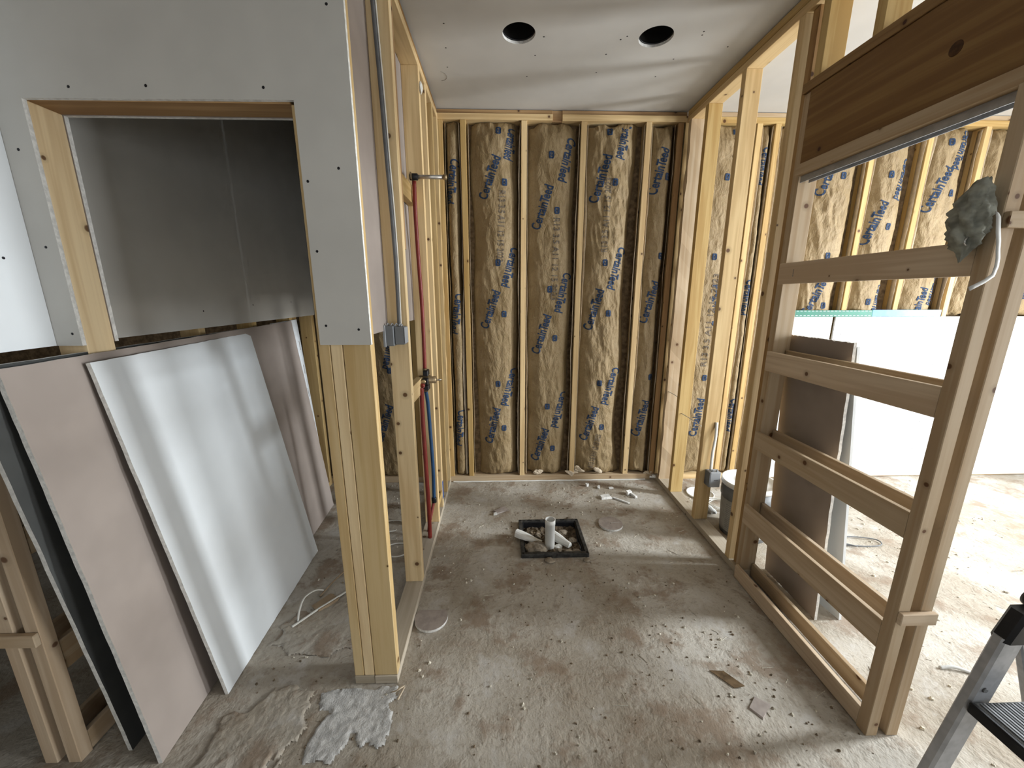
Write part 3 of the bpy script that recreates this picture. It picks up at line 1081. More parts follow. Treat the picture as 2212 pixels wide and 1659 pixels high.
make_batt(1.823, 1.911, Z0B, ZT, 9, 'very narrow dark insulation batt between two close back wall studs',
          [(1.885, 2.512, 1.850, 2.273), (1.885, 1.616, 1.850, 1.358), (1.885, 0.694, 1.850, 0.419)], gl=0.005, gr=0.010, crumple=0.008)
make_batt(1.953, 2.201, Z0B, ZT, 10, 'insulation batt hidden mostly behind the pocket frame studs', [(2.05, 1.3, 2.12, 1.6)], [], gr=0.03)
ZR = 1.348
make_batt(2.243, 2.617, ZR, ZT, 12, 'bright insulation batt nearest the pocket frame post in the right room',
          [(2.304, 2.208, 2.396, 2.511), (2.337, 1.357, 2.463, 1.667)], [(2.457, 2.338), (2.44, 1.791), (2.471, 1.427)], group='insulation batts in the right room', gr=0.04, crumple=0.022)
make_batt(2.659, 3.021, ZR, ZT, 13, 'bright insulation batt second from the pocket frame in the right room',
          [(2.697, 1.874, 2.794, 2.171), (2.935, 2.456, 2.879, 2.181), (2.925, 1.583, 2.878, 1.335)], [(2.804, 2.347), (2.857, 1.997), (2.813, 1.455)], group='insulation batts in the right room', gr=0.05, gl=0.02)
make_batt(3.063, 3.423, ZR, ZT, 14, 'bright insulation batt third from the pocket frame with a folded top',
          [(3.125, 2.101, 3.224, 2.399), (3.321, 2.64, 3.273, 2.385), (3.194, 1.30, 3.246, 1.56), (3.371, 1.672, 3.321, 1.43)], [(3.196, 2.56), (3.282, 2.228)], group='insulation batts in the right room', gr=0.04, gl=0.02, crumple=0.022)
make_batt(3.465, 3.827, ZR, ZT, 15, 'bright insulation batt behind the hanging rag in the right room',
          [(3.53, 1.936, 3.60, 2.212)], [(3.627, 1.518), (3.625, 2.409)], group='insulation batts in the right room', gl=0.02, gr=0.04, crumple=0.026)
make_batt(3.869, 4.231, ZR, ZT, 16, 'insulation batt at the right edge beyond the split posts', [(3.95, 1.65, 4.03, 1.95)], [(4.05, 1.5)], group='insulation batts in the right room')
# loose paper shreds at the feet of the batts
SHRED = [(0.30, 0.07, 'second'), (0.58, 0.06, 'x'), (0.80, 0.075, 'y'), (1.235, 0.05, 'z'), (0.63, 0.085, 'w')]
SL = ['torn kraft scrap at the foot of the middle batt', 'torn kraft scrap at the foot of the stud right of the middle batt', 'torn kraft scrap under the creased batt',
      'pale crumpled scrap in the right floor corner of the bay', 'torn kraft flap beside the creased batt foot']
for i, (x, z, _) in enumerate(SHRED):
    o = lump('paper_scrap', (x, D + 0.006, z + 0.006), 0.026, 'kraft_edge', None, 60 + i, (1.25, 0.30, 0.75), 1.5, 3, False)
    props(o, SL[i], 'scrap', None, 'torn kraft scraps at the batt feet')

# ------------------------------------------------------------------ leaning drywall sheets
def sheet(label, bn, bf, tf, tn, mats, cuts=0, jag=0.0, seed=1, group='drywall sheets leaning in the closet doorway'):
    o = slab('drywall_sheet', bn, bf, tf, tn, G, mats, None, cuts, jag, seed)
    return props(o, label, 'drywall sheet', None, group)


FB = ['drywall_back', 'drywall_face', 'gypsum_edge']
sheet('white drywall sheet in front of the stack leaning in the closet doorway', (-1.058, 1.213, 0.001), (-1.109, 2.072, 0.001), (-1.327, 2.085, 1.309), (-1.247, 1.190, 1.300),
      ['drywall_white', 'drywall_back', 'gypsum_edge'], 40, 0.002, 3)
sheet('long brown-backed drywall sheet behind the white one', (-1.120, 0.990, 0.001), (-1.236, 2.602, 0.001), (-1.357, 2.565, 1.342), (-1.262, 0.985, 1.318), ['drywall_back', 'drywall_face', 'gypsum_edge'], 40, 0.002, 5)
sheet('drywall sheet with shade painted on its face, upright behind the brown one', (-1.252, 1.030, 0.001), (-1.288, 2.22, 0.001), (-1.352, 2.20, 1.333), (-1.281, 0.93, 1.325), ['drywall_shaded', 'drywall_face', 'gypsum_edge'], 30, 0.002, 7)
o = sheet('white-faced drywall sheet whose edge shows beyond the long brown one', (-1.2375, 2.30, 0.001), (-1.262, 2.612, 0.001), (-1.3715, 2.660, 1.345), (-1.357, 2.35, 1.340), ['edge_tape', 'drywall_back', 'gypsum_edge'], 10, 0.001, 6)
# printed dashes along its edge
A_, B_ = Vector((-1.262, 2.612, 0.001)), Vector((-1.3715, 2.660, 1.345))
for k in range(6):
    t = 0.25 + k * 0.12
    a, b_ = A_.lerp(B_, t) + Vector((0.002, -0.025, 0)), A_.lerp(B_, t + 0.045) + Vector((0.002, -0.025, 0))
    tube('tape_print', [a, b_], 0.002, 'print_mark', o, 5)

RG = 'drywall sheets leaning against the right partition'
sheet('brown-backed drywall sheet leaning on the right partition behind the pocket frame', (1.476, 1.837, 0.001), (1.476, 1.487, 0.001), (1.397, 1.480, 1.318), (1.397, 1.850, 1.318), FB, 40, 0.005, 9, RG)
sheet('tilted white drywall sheet leaning behind the brown-backed one in the right room', (1.575, 1.66, 0.001), (1.592, 1.483, 0.001), (1.4135, 1.480, 1.30), (1.4135, 1.66, 1.30),
      ['drywall_white', 'drywall_back', 'drywall_white'], 20, 0.002, 10, RG)
# ------------------------------------------------------------------ plumbing in the left partition
v = empty('shower_valve', (-0.455, 2.262, 0.985), 'black and brass shower mixing valve on the left partition', 'valve')
vc = Vector((-0.452, 2.262, 1.010))
lathe('body', [(0.020, -0.035), (0.027, -0.03), (0.027, 0.02), (0.021, 0.03), (0.021, 0.062), (0.016, 0.066)], vc, (1, 0, 0), 'brass', v, 20)
lathe('stem', [(0.006, 0.066), (0.006, 0.085), (0.004, 0.095)], vc, (1, 0, 0), 'steel', v, 10)
for dz in (-1, 1):
    box('mud_guard', vc.x - 0.006, vc.x + 0.022, vc.y - 0.030, vc.y + 0.030, vc.z + dz * 0.044 - 0.017, vc.z + dz * 0.044 + 0.017, 'black_plastic', v, 0.004)
for dy in (-1, 1):
    box('mud_guard', vc.x - 0.006, vc.x + 0.026, vc.y + dy * 0.040 - 0.014, vc.y + dy * 0.040 + 0.014, vc.z - 0.02, vc.z + 0.02, 'black_plastic', v, 0.004)
lathe('port', [(0.013, -0.07), (0.013, 0.07)], vc, (0, 0, 1), 'brass', v, 14)
lathe('port', [(0.013, -0.07), (0.013, 0.07)], vc, (0, 1, 0), 'brass', v, 14)

rz = tube('water_supply_pipe', [(-0.448, 2.215, 2.085), (-0.452, 2.225, 1.93), (-0.456, 2.262, 1.70), (-0.452, 2.275, 1.45), (-0.450, 2.262, 1.20), (-0.452, 2.262, 1.075)], 0.011, 'red_pex', None, 12)
props(rz, 'red riser pipe running up from the valve to the shower arm', 'pipe', None, 'supply pipes of the shower')
rh = tube('water_supply_pipe', [(-0.452, 2.190, 1.000), (-0.458, 2.172, 0.95), (-0.460, 2.170, 0.80), (-0.452, 2.15, 0.5), (-0.445, 2.135, 0.25), (-0.446, 2.13, 0.039)], 0.0125, 'red_pex', None, 12)
props(rh, 'lower red hot pipe dropping from the valve to the floor', 'pipe', None, 'supply pipes of the shower')
bc = tube('water_supply_pipe', [(-0.452, 2.262, 0.938), (-0.446, 2.275, 0.85), (-0.440, 2.285, 0.60), (-0.436, 2.285, 0.40), (-0.438, 2.278, 0.22)], 0.0110, 'blue_pex', None, 12)
props(bc, 'blue cold pipe dropping from the valve', 'pipe', None, 'supply pipes of the shower')
lathe('coupling', [(0.016, 0.0), (0.016, 0.03), (0.0135, 0.035)], (-0.438, 2.278, 0.195), (0, 0, 1), 'black_plastic', bc, 14)
tube('tail', [(-0.440, 2.278, 0.20), (-0.452, 2.24, 0.14), (-0.462, 2.205, 0.08), (-0.465, 2.195, 0.039)], 0.010, 'red_pex', bc, 10)

sa = empty('shower_head_pipe', (-0.45, 2.215, 2.10), 'short steel shower arm nipple sticking out of the left partition', 'pipe')
lathe('nipple', [(0.0105, 0.0), (0.0105, 0.150)], (-0.444, 2.215, 2.105), (1, 0, 0), 'steel', sa, 16)
lathe('cap', [(0.014, 0.150), (0.014, 0.164), (0.009, 0.168)], (-0.444, 2.215, 2.105), (1, 0, 0), 'brass', sa, 16)
lathe('elbow', [(0.015, -0.022), (0.017, -0.02), (0.017, 0.018), (0.015, 0.02)], (-0.448, 2.215, 2.105), (1, 0, 0), 'black_plastic', sa, 16)
box('mounting_ear', -0.462, -0.456, 2.18, 2.25, 2.090, 2.120, 'brass', sa)

# ------------------------------------------------------------------ electrical in the left partition
eb = empty('electrical_box', (-0.462, 1.715, 1.285), 'grey two-gang electrical box on a stud of the left partition', 'electrical box', None, 'electrical boxes')
box('gang', -0.508, -0.464, 1.690, 1.7505, 1.284, 1.372, 'grey_plastic', eb, 0.003)
box('gang', -0.462, -0.420, 1.696, 1.7505, 1.290, 1.368, 'grey_plastic', eb, 0.003)
box('cover_lip', -0.510, -0.4985, 1.6865, 1.693, 1.280, 1.375, 'grey_plastic_light', eb, 0.002)
box('side_plate', -0.4195, -0.4165, 1.694, 1.7505, 1.295, 1.365, 'grey_plastic_light', eb, 0.001)
for k in range(4):
    tube('cable_clamp', [(-0.495 + k * 0.018, 1.70, 1.372), (-0.490 + k * 0.018, 1.705, 1.381), (-0.482 + k * 0.018, 1.71, 1.372)], 0.0025, 'grey_plastic_light', eb, 6)
c1 = tube('power_cable', [(-0.474, 1.738, 2.653), (-0.468, 1.741, 2.45), (-0.462, 1.741, 2.25), (-0.457, 1.738, 2.05), (-0.452, 1.741, 1.85), (-0.448, 1.740, 1.65), (-0.448, 1.738, 1.50), (-0.449, 1.735, 1.366)], 0.0085, 'cable_grey', None, 10, 0.8)
props(c1, 'grey cable running down the stud into the two-gang box', 'cable')
tube('light_jacket', [(-0.463, 1.738, 2.653), (-0.457, 1.740, 2.45), (-0.451, 1.740, 2.25), (-0.446, 1.737, 2.05), (-0.441, 1.740, 1.85), (-0.438, 1.739, 1.65), (-0.439, 1.736, 1.50), (-0.441, 1.733, 1.366)], 0.0030, 'cable_white', c1, 8)

tp = box('tape_patch', -0.4155, -0.4145, 2.485, 2.517, 0.10, 0.23, 'blue_tape')
props(tp, 'small blue tape patch low on the left partition', 'tape')
fb = lump('foam_blob', (XL + 0.006, 2.318, 2.560), 0.020, 'cable_white', None, 91, (0.5, 0.8, 1.5), 0.5, 2, False)
props(fb, 'white foam blob high on a stud of the left partition', 'foam')

# ------------------------------------------------------------------ right partition: box, bucket, cables
eb2 = empty('electrical_box', (1.36, 2.24, 0.30), 'grey single electrical box low on a stud beside the bucket', 'electrical box', None, 'electrical boxes')
box('gang', 1.330, 1.398, 2.222, 2.2805, 0.300, 0.402, 'grey_plastic_light', eb2, 0.003)
box('side_plate', 1.326, 1.3295, 2.222, 2.2805, 0.302, 0.400, 'grey_plastic', eb2)
box('slot_mark', 1.355, 1.380, 2.2212, 2.222, 0.348, 0.353, 'cable_grey', eb2)
for k in range(2):
    tube('cable_clamp', [(1.345 + k * 0.028, 2.235, 0.402), (1.352 + k * 0.028, 2.24, 0.414), (1.362 + k * 0.028, 2.25, 0.402)], 0.004, 'grey_plastic', eb2, 6)
c2 = tube('power_cable', [(1.362, 2.279, 0.72), (1.358, 2.266, 0.62), (1.350, 2.264, 0.52), (1.348, 2.258, 0.404)], 0.010, 'cable_white', None, 10, 0.5)
props(c2, 'short white cable entering the single electrical box', 'cable')
for i, (a, b_, lab) in enumerate((((1.300, 2.8655, 0.775), (1.372, 2.790, 0.730), 'bent nail sticking out of the rough corner stud'), ((1.312, 2.6505, 0.665), (1.415, 2.545, 0.600), 'long bent nail sticking out of the second partition stud'))):
    a, b_ = Vector(a), Vector(b_)
    o = tube('nail', [a, a.lerp(b_, 0.5) + Vector((0, 0, 0.003)), b_], 0.0026, 'steel', None, 8)
    props(o, lab, 'nail')

bk = empty('bucket', (1.565, 2.19, 0), 'dark grey plastic bucket with a white lid', 'bucket')
bo = Vector((1.565, 2.19, 0.0))
lathe('body', [(0.130, 0.0), (0.134, 0.004), (0.146, 0.255), (0.152, 0.258), (0.152, 0.300), (0.149, 0.302), (0.150, 0.345)], bo, (0, 0, 1), 'bucket_grey', bk, 40)
lathe('paper_label', [(0.1362, 0.03), (0.1466, 0.245)], bo, (0, 0, 1), 'bucket_label', bk, 40, True, False)
lathe('lid', [(0.155, 0.335), (0.158, 0.352), (0.155, 0.366), (0.148, 0.366), (0.144, 0.360), (0.128, 0.360), (0.126, 0.356), (0.05, 0.356), (0.048, 0.361), (0.034, 0.362)], bo, (0, 0, 1), 'lid_white', bk, 40)
for k in range(14):
    z = 0.045 + k * 0.013
    tube('print_line', [bo + Vector((math.cos(t) * (0.1372 + z * 0.048), math.sin(t) * (0.1372 + z * 0.048), z)) for t in np.linspace(3.3, 4.5, 7)], 0.0008, 'cable_grey', bk, 4, 1, True, 1)

ct = lathe('plastic_lid', [(0.095, 0.0), (0.099, 0.006), (0.099, 0.012), (0.093, 0.012), (0.090, 0.005), (0.02, 0.006)], (1.535, 2.675, 0.001), (0, 0, 1), 'lid_white', None, 36)
props(ct, 'white round lid lying on the floor behind the partition studs', 'lid')
coil = empty('wire_coil', (1.62, 2.50, 0), 'loose coil of pale wire on the floor beside the bucket', 'wire')
for k in range(3):
    tube('loop', [(1.60 + (0.085 + 0.01 * k) * math.cos(t), 2.50 + (0.07 + 0.008 * k) * math.sin(t), 0.006 + 0.006 * k + 0.01 * (1 + math.sin(2 * t + k))) for t in np.linspace(0, 6.1, 14)], 0.003, 'cable_white', coil, 6, 1, True, 4)

# crumpled clear film next to the bucket
cf = lump('crumpled_film', (1.445, 2.40, 0.03), 0.045, 'tape_white', None, 77, (1, 0.8, 0.7), 0.9, 3)
props(cf, 'crumpled pale film on the floor left of the bucket', 'film')

# long straightedge lying on top of the lower boards
se = empty('straightedge', (2.83, D - 0.012, 1.3435), 'green and blue straightedge standing on the lower boards of the back wall', 'straightedge')
box('bar', 2.245, 2.86, D - 0.0115, D - 0.0015, 1.344, 1.392, 'green_plastic', se, 0.001)
box('film_sleeve', 2.8605, 3.405, D - 0.0115, D - 0.0015, 1.344, 1.395, 'blue_film', se, 0.001)
for row in (1.350, 1.385):
    for k in range(20):
        x = 2.26 + k * 0.030
        box('stitch', x, x + 0.018, D - 0.0121, D - 0.0116, row, row + 0.003, 'edge_tape', se)

# wire loop on the right room floor
wl2 = tube('wire_offcut', [(1.86, 2.10, 0.005), (2.05, 2.04, 0.006), (2.23, 2.01, 0.006), (2.33, 2.02, 0.008), (2.34, 2.07, 0.010), (2.20, 2.10, 0.012), (2.05, 2.09, 0.012), (2.00, 2.06, 0.014), (2.12, 2.02, 0.016), (2.16, 2.00, 0.012)], 0.0035, 'cable_grey', None, 6)
props(wl2, 'thin dark wire offcut looped on the right room floor', 'wire')

# rag hung on the upper spreader block
rg = empty('rag', (1.245, 1.04, 1.53), 'grey-green rag with a pale tie hanging from the split post', 'rag')


def rag_mesh():
    n, m_ = 40, 26
    vs_, fs = [], []
    for i in range(n + 1):
        t = i / n
        z = 1.785 - 0.205 * t
        wd = 0.008 + 0.046 * math.sin(math.pi * min(1, t * 0.9 + 0.05)) ** 0.9
        if t > 0.78:
            wd *= 1 - (t - 0.78) / 0.22 * 0.85
        cx = 1.243 - 0.016 * t - 0.006 * math.sin(5 * t)
        for j in range(m_):
            a = 2 * math.pi * j / m_
            r = wd * (0.30 + 0.85 * float(ridged(np.array(4 * math.cos(a) + 2), np.array(t * 7.0 + 2 * math.sin(a)), 41, 3)))
            vs_.append((cx + r * math.cos(a) * 0.62, 1.046 + 0.9 * r * math.sin(a), z + 0.012 * float(vnoise(a * 2, t * 6, 5))))
    for i in range(n):
        for j in range(m_):
            fs.append((i * m_ + j, i * m_ + (j + 1) % m_, (i + 1) * m_ + (j + 1) % m_, (i + 1) * m_ + j))
    fs.append(tuple(range(m_)))
    fs.append(tuple(n * m_ + j for j in range(m_ - 1, -1, -1)))
    me = py_mesh('cloth', vs_, fs)
    bm = bmesh.new(); bm.from_mesh(me)
    bmesh.ops.recalc_face_normals(bm, faces=bm.faces)
    bm.to_mesh(me); bm.free()
    me.polygons.foreach_set('use_smooth', [True] * len(me.polygons))
    return me


add_obj('cloth', rag_mesh(), 'rag_cloth', rg)
tube('wire_hook', [(1.262, 1.035, 1.66), (1.235, 1.03, 1.655), (1.215, 1.03, 1.640), (1.220, 1.03, 1.628), (1.232, 1.03, 1.634)], 0.0025, 'steel', rg, 8)


def ribbon(name, pts, w, mat, parent, t=0.0012):
    P = [Vector(p) for p in pts]
    vs_, fs = [], []
    for i, p_ in enumerate(P):
        d = (P[min(i + 1, len(P) - 1)] - P[max(i - 1, 0)]).normalized()
        s = d.cross(Vector((0, 1, 0.15 * math.sin(i)))).normalized() * w / 2
        vs_ += [p_ - s, p_ + s]
    for i in range(len(P) - 1):
        fs.append((2 * i, 2 * i + 1, 2 * i + 3, 2 * i + 2))
    o = add_obj(name, py_mesh(name, vs_, fs, True), mat, parent)
    md = o.modifiers.new('thick', 'SOLIDIFY')
    md.thickness = t
    return o


ribbon('tie', [(1.232, 0.990, 1.700), (1.226, 0.980, 1.687), (1.235, 0.980, 1.654), (1.243, 0.980, 1.630), (1.247, 0.980, 1.611), (1.253, 0.980, 1.590), (1.255, 0.980, 1.571), (1.252, 0.980, 1.549), (1.233, 0.980, 1.534), (1.211, 0.980, 1.522), (1.198, 0.980, 1.515)], 0.011, 'tape_white', rg)

# ------------------------------------------------------------------ shower drain box
db = empty('drain_box', (0.312, 2.149, 0), 'square black plastic drain box let into the slab', 'drain')


def frame_mesh(x0, x1, y0, y1, w, z0, z1, tilt=0.0):
    bm = bmesh.new()
    o_ = [(x0, y0), (x1, y0), (x1, y1), (x0, y1)]
    i_ = [(x0 + w, y0 + w), (x1 - w, y0 + w), (x1 - w, y1 - w), (x0 + w, y1 - w)]
    ot = [bm.verts.new((*p_, z1)) for p_ in o_]; it = [bm.verts.new((*p_, z1 - tilt)) for p_ in i_]
    ob = [bm.verts.new((*p_, z0)) for p_ in o_]; ib = [bm.verts.new((*p_, z0)) for p_ in i_]
    for k in range(4):
        j = (k + 1) % 4
        bm.faces.new((ot[k], ot[j], it[j], it[k]))
        bm.faces.new((ob[k], ob[j], ot[j], ot[k]))
        bm.faces.new((it[k], it[j], ib[j], ib[k]))
        bm.faces.new((ob[k], ib[k], ib[j], ob[j]))
    bmesh.ops.recalc_face_normals(bm, faces=bm.faces)
    bmesh.ops.bevel(bm, geom=list(bm.edges), offset=0.002, segments=1, affect='EDGES')
    return bm


add_obj('rim', bm_mesh('rim', frame_mesh(0.112, 0.512, 1.968, 2.330, 0.022, -0.002, 0.026)), 'dusty_black', db)
add_obj('inner_rim', bm_mesh('inner_rim', frame_mesh(0.1345, 0.4895, 1.9905, 2.3075, 0.007, -0.12, 0.018)), 'black_plastic', db)
for (x, y) in ((0.1235, 1.9795), (0.5005, 1.9795), (0.5005, 2.3185), (0.1235, 2.3185)):
    lathe('screw_hole', [(0.006, 0.0258), (0.006, 0.0266)], (x, y, 0), (0, 0, 1), 'dark_void', db, 12)
for k in range(5):
    box('slot', 0.17 + k * 0.055, 0.20 + k * 0.055, 2.3125, 2.3255, 0.0258, 0.0266, 'dark_void', db)
n = 46
gx, gy = np.linspace(0.142, 0.482, n), np.linspace(1.998, 2.300, n)
GX, GY = np.meshgrid(gx, gy, indexing='ij')
GZ = -0.020 + 0.045 * (fbm(GX * 16, GY * 16, 3, 4) - 0.5) + 0.03 * (ridged(GX * 30, GY * 30, 5, 3) - 0.5)
vs_ = np.stack([GX, GY, GZ], -1).reshape(-1, 3)
fs = [(i * n + j, (i + 1) * n + j, (i + 1) * n + j + 1, i * n + j + 1) for i in range(n - 1) for j in range(n - 1)]
o = add_obj('dirt_fill', py_mesh('dirt_fill', vs_, fs), 'dirt', db)
props(o, None, None, 'stuff')

dp = empty('drain_pipe', (0.292, 2.080, -0.04), 'white drain pipe standing upright in the drain box', 'pipe')
lathe('pipe', [(0.0300, -0.05), (0.0300, 0.150), (0.0315, 0.151), (0.0315, 0.182), (0.0275, 0.183), (0.0265, 0.12), (0.0265, 0.09)], (0.292, 2.080, 0), (0, 0, 1), 'white_pvc', dp, 28, True, False)
lathe('plug', [(0.0268, 0.150), (0.004, 0.152)], (0.292, 2.080, 0), (0, 0, 1), 'white_pvc', dp, 28, True, False)


def wedge(name, a, b_, w, h0, h1, mat, label):
    """tapered half-round offcut from a to b_"""
    a, b_ = Vector(a), Vector(b_)
    d = (b_ - a).normalized()
    s = d.cross(Vector((0, 0, 1))).normalized()
    vs_, fs = [], []
    n_, m_ = 10, 8
    for i in range(n_ + 1):
        t = i / n_
        p_ = a.lerp(b_, t)
        hh_ = h0 * (1 - t) + h1 * t
        for j in range(m_ + 1):
            q = math.pi * j / m_
            vs_.append(p_ + s * math.cos(q) * w * (0.6 + 0.4 * math.sin(math.pi * min(t + 0.25, 1))) + Vector((0, 0, math.sin(q) * hh_)))
    for i in range(n_):
        for j in range(m_):
            k = i * (m_ + 1) + j
            fs.append((k, k + 1, k + m_ + 2, k + m_ + 1))
        fs.append((i * (m_ + 1), (i + 1) * (m_ + 1), (i + 1) * (m_ + 1) + m_, i * (m_ + 1) + m_))
    fs.append(tuple(range(m_ + 1)))
    fs.append(tuple(n_ * (m_ + 1) + j for j in range(m_, -1, -1)))
    me = py_mesh(name, vs_, fs)
    bm = bmesh.new(); bm.from_mesh(me)
    bmesh.ops.recalc_face_normals(bm, faces=bm.faces)
    bm.to_mesh(me); bm.free()
    return props(add_obj(name, me, mat), label, 'pipe offcut', None, 'white pipe offcuts in the drain box')


wedge('pipe_offcut', (0.092, 2.165, 0.0275), (0.240, 2.085, 0.020), 0.034, 0.034, 0.008, 'white_pvc', 'white tapered offcut lying over the left rim of the drain box')
wedge('pipe_offcut', (0.330, 2.175, -0.005), (0.418, 2.075, -0.008), 0.030, 0.046, 0.030, 'white_pvc', 'white tapered offcut to the right of the upright drain pipe')
ROCKS = [((0.205, 2.045, 0.004), 0.054, 'large grey stone in the front left of the drain box'), ((0.345, 2.085, -0.012), 0.019, 'small pale pebble just right of the drain pipe'),
         ((0.348, 2.050, -0.012), 0.017, 'small flat pebble in front of the pale pebble'), ((0.45, 2.035, -0.012), 0.024, 'stone in the front right corner of the drain box'),
         ((0.40, 2.02, -0.014), 0.026, 'flat stone near the front rim of the drain box'), ((0.445, 2.14, -0.010), 0.022, 'rough stone along the right side of the drain box'),
         ((0.235, 2.20, -0.012), 0.022, 'pale stone behind the left offcut'), ((0.40, 2.23, -0.012), 0.026, 'dark stone at the back of the drain box')]
for i, (c_, r, lab) in enumerate(ROCKS):
    o = lump('stone', c_, r, 'white_pvc' if i == 1 else 'stone', None, 20 + i, (1.2, 0.9, 0.7), 0.5, 3)
    props(o, lab, 'stone', None, 'stones in the drain box')
for i, (c_, r, lab) in enumerate([((0.275, 1.935, 0.006), 0.022, 'mud clod in front of the drain box'), ((0.495, 1.935, 0.006), 0.017, 'mud clod at the front right corner of the drain box'), ((0.465, 2.365, 0.006), 0.016, 'mud clod behind the drain box')]):
    props(lump('mud_clod', c_, r, 'stone', None, 40 + i, (1.4, 1, 0.6), 0.6, 2), lab, 'clod', None, 'mud clods around the drain box')

# ------------------------------------------------------------------ loose pieces on the floor
def disc(name, c, r, th, label, cut=None, tilt=(0, 0)):
    n_ = 40
    pts = []
    for k in range(n_):
        a = 2 * math.pi * k / n_
        x, y = math.cos(a), math.sin(a)
        if cut is not None:
            y = min(y, cut)
        pts.append((c[0] + x * r, c[1] + y * r))
    o = poly_panel(name, pts, 'z', th + 0.001, 0.001, ['floor_paper', 'drywall_back', 'gypsum_edge'])
    return props(o, label, 'cut-out', None, 'drywall cut-out discs')


d1 = disc('drywall_cutout', (0.728, 2.290), 0.079, G, 'full round drywall cut-out right of the drain box')
tube('pencil_line', [(0.728, 2.288, G + 0.0016), (0.79, 2.30, G + 0.0016)], 0.0008, 'gypsum_edge', d1, 5)
lathe('centre_hole', [(0.003, G + 0.0012), (0.003, G + 0.0018)], (0.728, 2.288, 0), (0, 0, 1), 'dark_void', d1, 8)
disc('drywall_cutout', (-0.338, 1.545), 0.077, G, 'drywall cut-out with one straight broken side near the corner post', 0.55)


def chip(name, c, sx, sy, sz, rz_, mat, label, cat='scrap', group=None):
    bm = bmesh.new()
    bmesh.ops.create_cube(bm, size=1.0)
    rr = random.Random(sum(map(ord, label)))
    M = Matrix.Rotation(rz_, 3, 'Z')
    for v_ in bm.verts:
        q = Vector((v_.co.x * sx * (1 + rr.uniform(-.25, .25)), v_.co.y * sy * (1 + rr.uniform(-.25, .25)), (v_.co.z + 0.5) * sz * (1 + rr.uniform(-.2, .1))))
        v_.co = Vector(c) + M @ q
    o = add_obj(name, bm_mesh(name, bm), mat)
    return props(o, label, cat, None, group)


GRP = 'white gypsum offcuts near the back wall'
for (x, y, sx, sy, sz, rz_, lab) in [
        (0.790, 2.640, 0.085, 0.040, 0.018, 0.2, 'crumpled white offcut left of the thin white strip'),
        (0.885, 2.600, 0.135, 0.014, 0.010, -0.75, 'thin white gypsum strip lying aslant near the back wall'),
        (0.985, 2.690, 0.050, 0.020, 0.030, 0.5, 'small upright white chip right of the thin strip'),
        (1.010, 2.655, 0.020, 0.055, 0.020, 0.3, 'short white chip beside the upright chip'),
        (0.690, 2.830, 0.022, 0.018, 0.024, 0.4, 'white cube-like chip by the back wall left of the dark mark'),
        (0.775, 2.795, 0.030, 0.018, 0.020, 1.2, 'white flake leaning near the back plate'),
        (0.870, 2.785, 0.034, 0.016, 0.012, 0.1, 'tiny white chip between flake and right corner')]:
    chip('gypsum_offcut', (x, y, 0.001), sx, sy, sz, rz_, 'gypsum_edge', lab, 'offcut', GRP)
chip('drywall_scrap', (-0.005, 2.480, 0.001), 0.10, 0.045, 0.012, 0.55, 'floor_paper', 'grey rectangular drywall scrap left of the drain box')
chip('gypsum_offcut', (-0.045, 2.435, 0.001), 0.025, 0.02, 0.012, 0.2, 'gypsum_edge', 'white crumb at the tip of the grey scrap', 'offcut')
sc = slab('wood_scrap', (0.845, 1.252, 0.004), (0.905, 1.178, 0.004), (0.945, 1.178, 0.012), (0.895, 1.240, 0.014), 0.004, ['sheathing', 'sheathing', 'sheathing'])
props(sc, 'dark thin wood scrap on the floor near the pocket frame', 'scrap')
chip('mud_flake', (0.955, 1.105, 0.001), 0.075, 0.045, 0.004, 0.6, 'floor_paper', 'thin dried mud flake in front of the dark scrap')
o = tube('cable_offcut', [(-0.974, 1.515, 0.006), (-0.935, 1.565, 0.008), (-0.895, 1.617, 0.010), (-0.85, 1.67, 0.010), (-0.80, 1.735, 0.008)], 0.0065, 'cable_white', None, 8, 0.6)
props(o, 'straight white cable offcut on the floor beside the corner post', 'cable')
o = tube('cable_offcut', [(-0.962, 1.545, 0.006), (-0.972, 1.585, 0.03), (-0.974, 1.642, 0.05), (-0.945, 1.69, 0.05), (-0.915, 1.715, 0.03)], 0.0045, 'cable_white', None, 8, 0.6)
props(o, 'curled white cable offcut arching over the straight one', 'cable')
o = tube('cable_offcut', [(-0.93, 1.70, 0.005), (-0.90, 1.80, 0.012), (-0.86, 1.90, 0.012), (-0.80, 2.02, 0.006), (-0.76, 2.10, 0.005)], 0.004, 'cardboard', None, 8)
props(o, 'brown cord running back across the closet floor', 'cable')
o = chip('cardboard_scrap', (-0.885, 1.655, 0.001), 0.10, 0.055, 0.012, 0.9, 'cardboard', 'crumpled brown scrap under the white cable offcuts')
for k, (x, y, lab) in enumerate([(-0.72, 2.30, 'pale twisted wire bundle seen between post and stud'), (-0.62, 2.05, 'curled pale wire near the partition plate')]):
    o = tube('wire_offcut', [(x + 0.10 * math.cos(t) * (1 - 0.05 * t), y + 0.07 * math.sin(t), 0.006 + 0.008 * t / 3) for t in np.linspace(0.3 + k, 5.2 + k, 9)], 0.004, 'cable_white', None, 6)
    props(o, lab, 'wire')
o = tube('wire_offcut', [(1.80, 1.235, 0.005), (1.85, 1.23, 0.012), (1.90, 1.21, 0.006)], 0.006, 'tape_white', None, 8)
props(o, 'short pale stub on the floor beyond the split posts', 'scrap')
# tuft of shavings at the corner post
o = tube('wood_shaving', [(-0.43, 1.20, 0.004), (-0.41, 1.19, 0.022), (-0.39, 1.20, 0.026), (-0.385, 1.215, 0.010), (-0.40, 1.17, 0.004)], 0.004, 'kraft_edge', None, 6, 0.3)
props(o, 'curled shaving at the foot of the corner post', 'shaving')

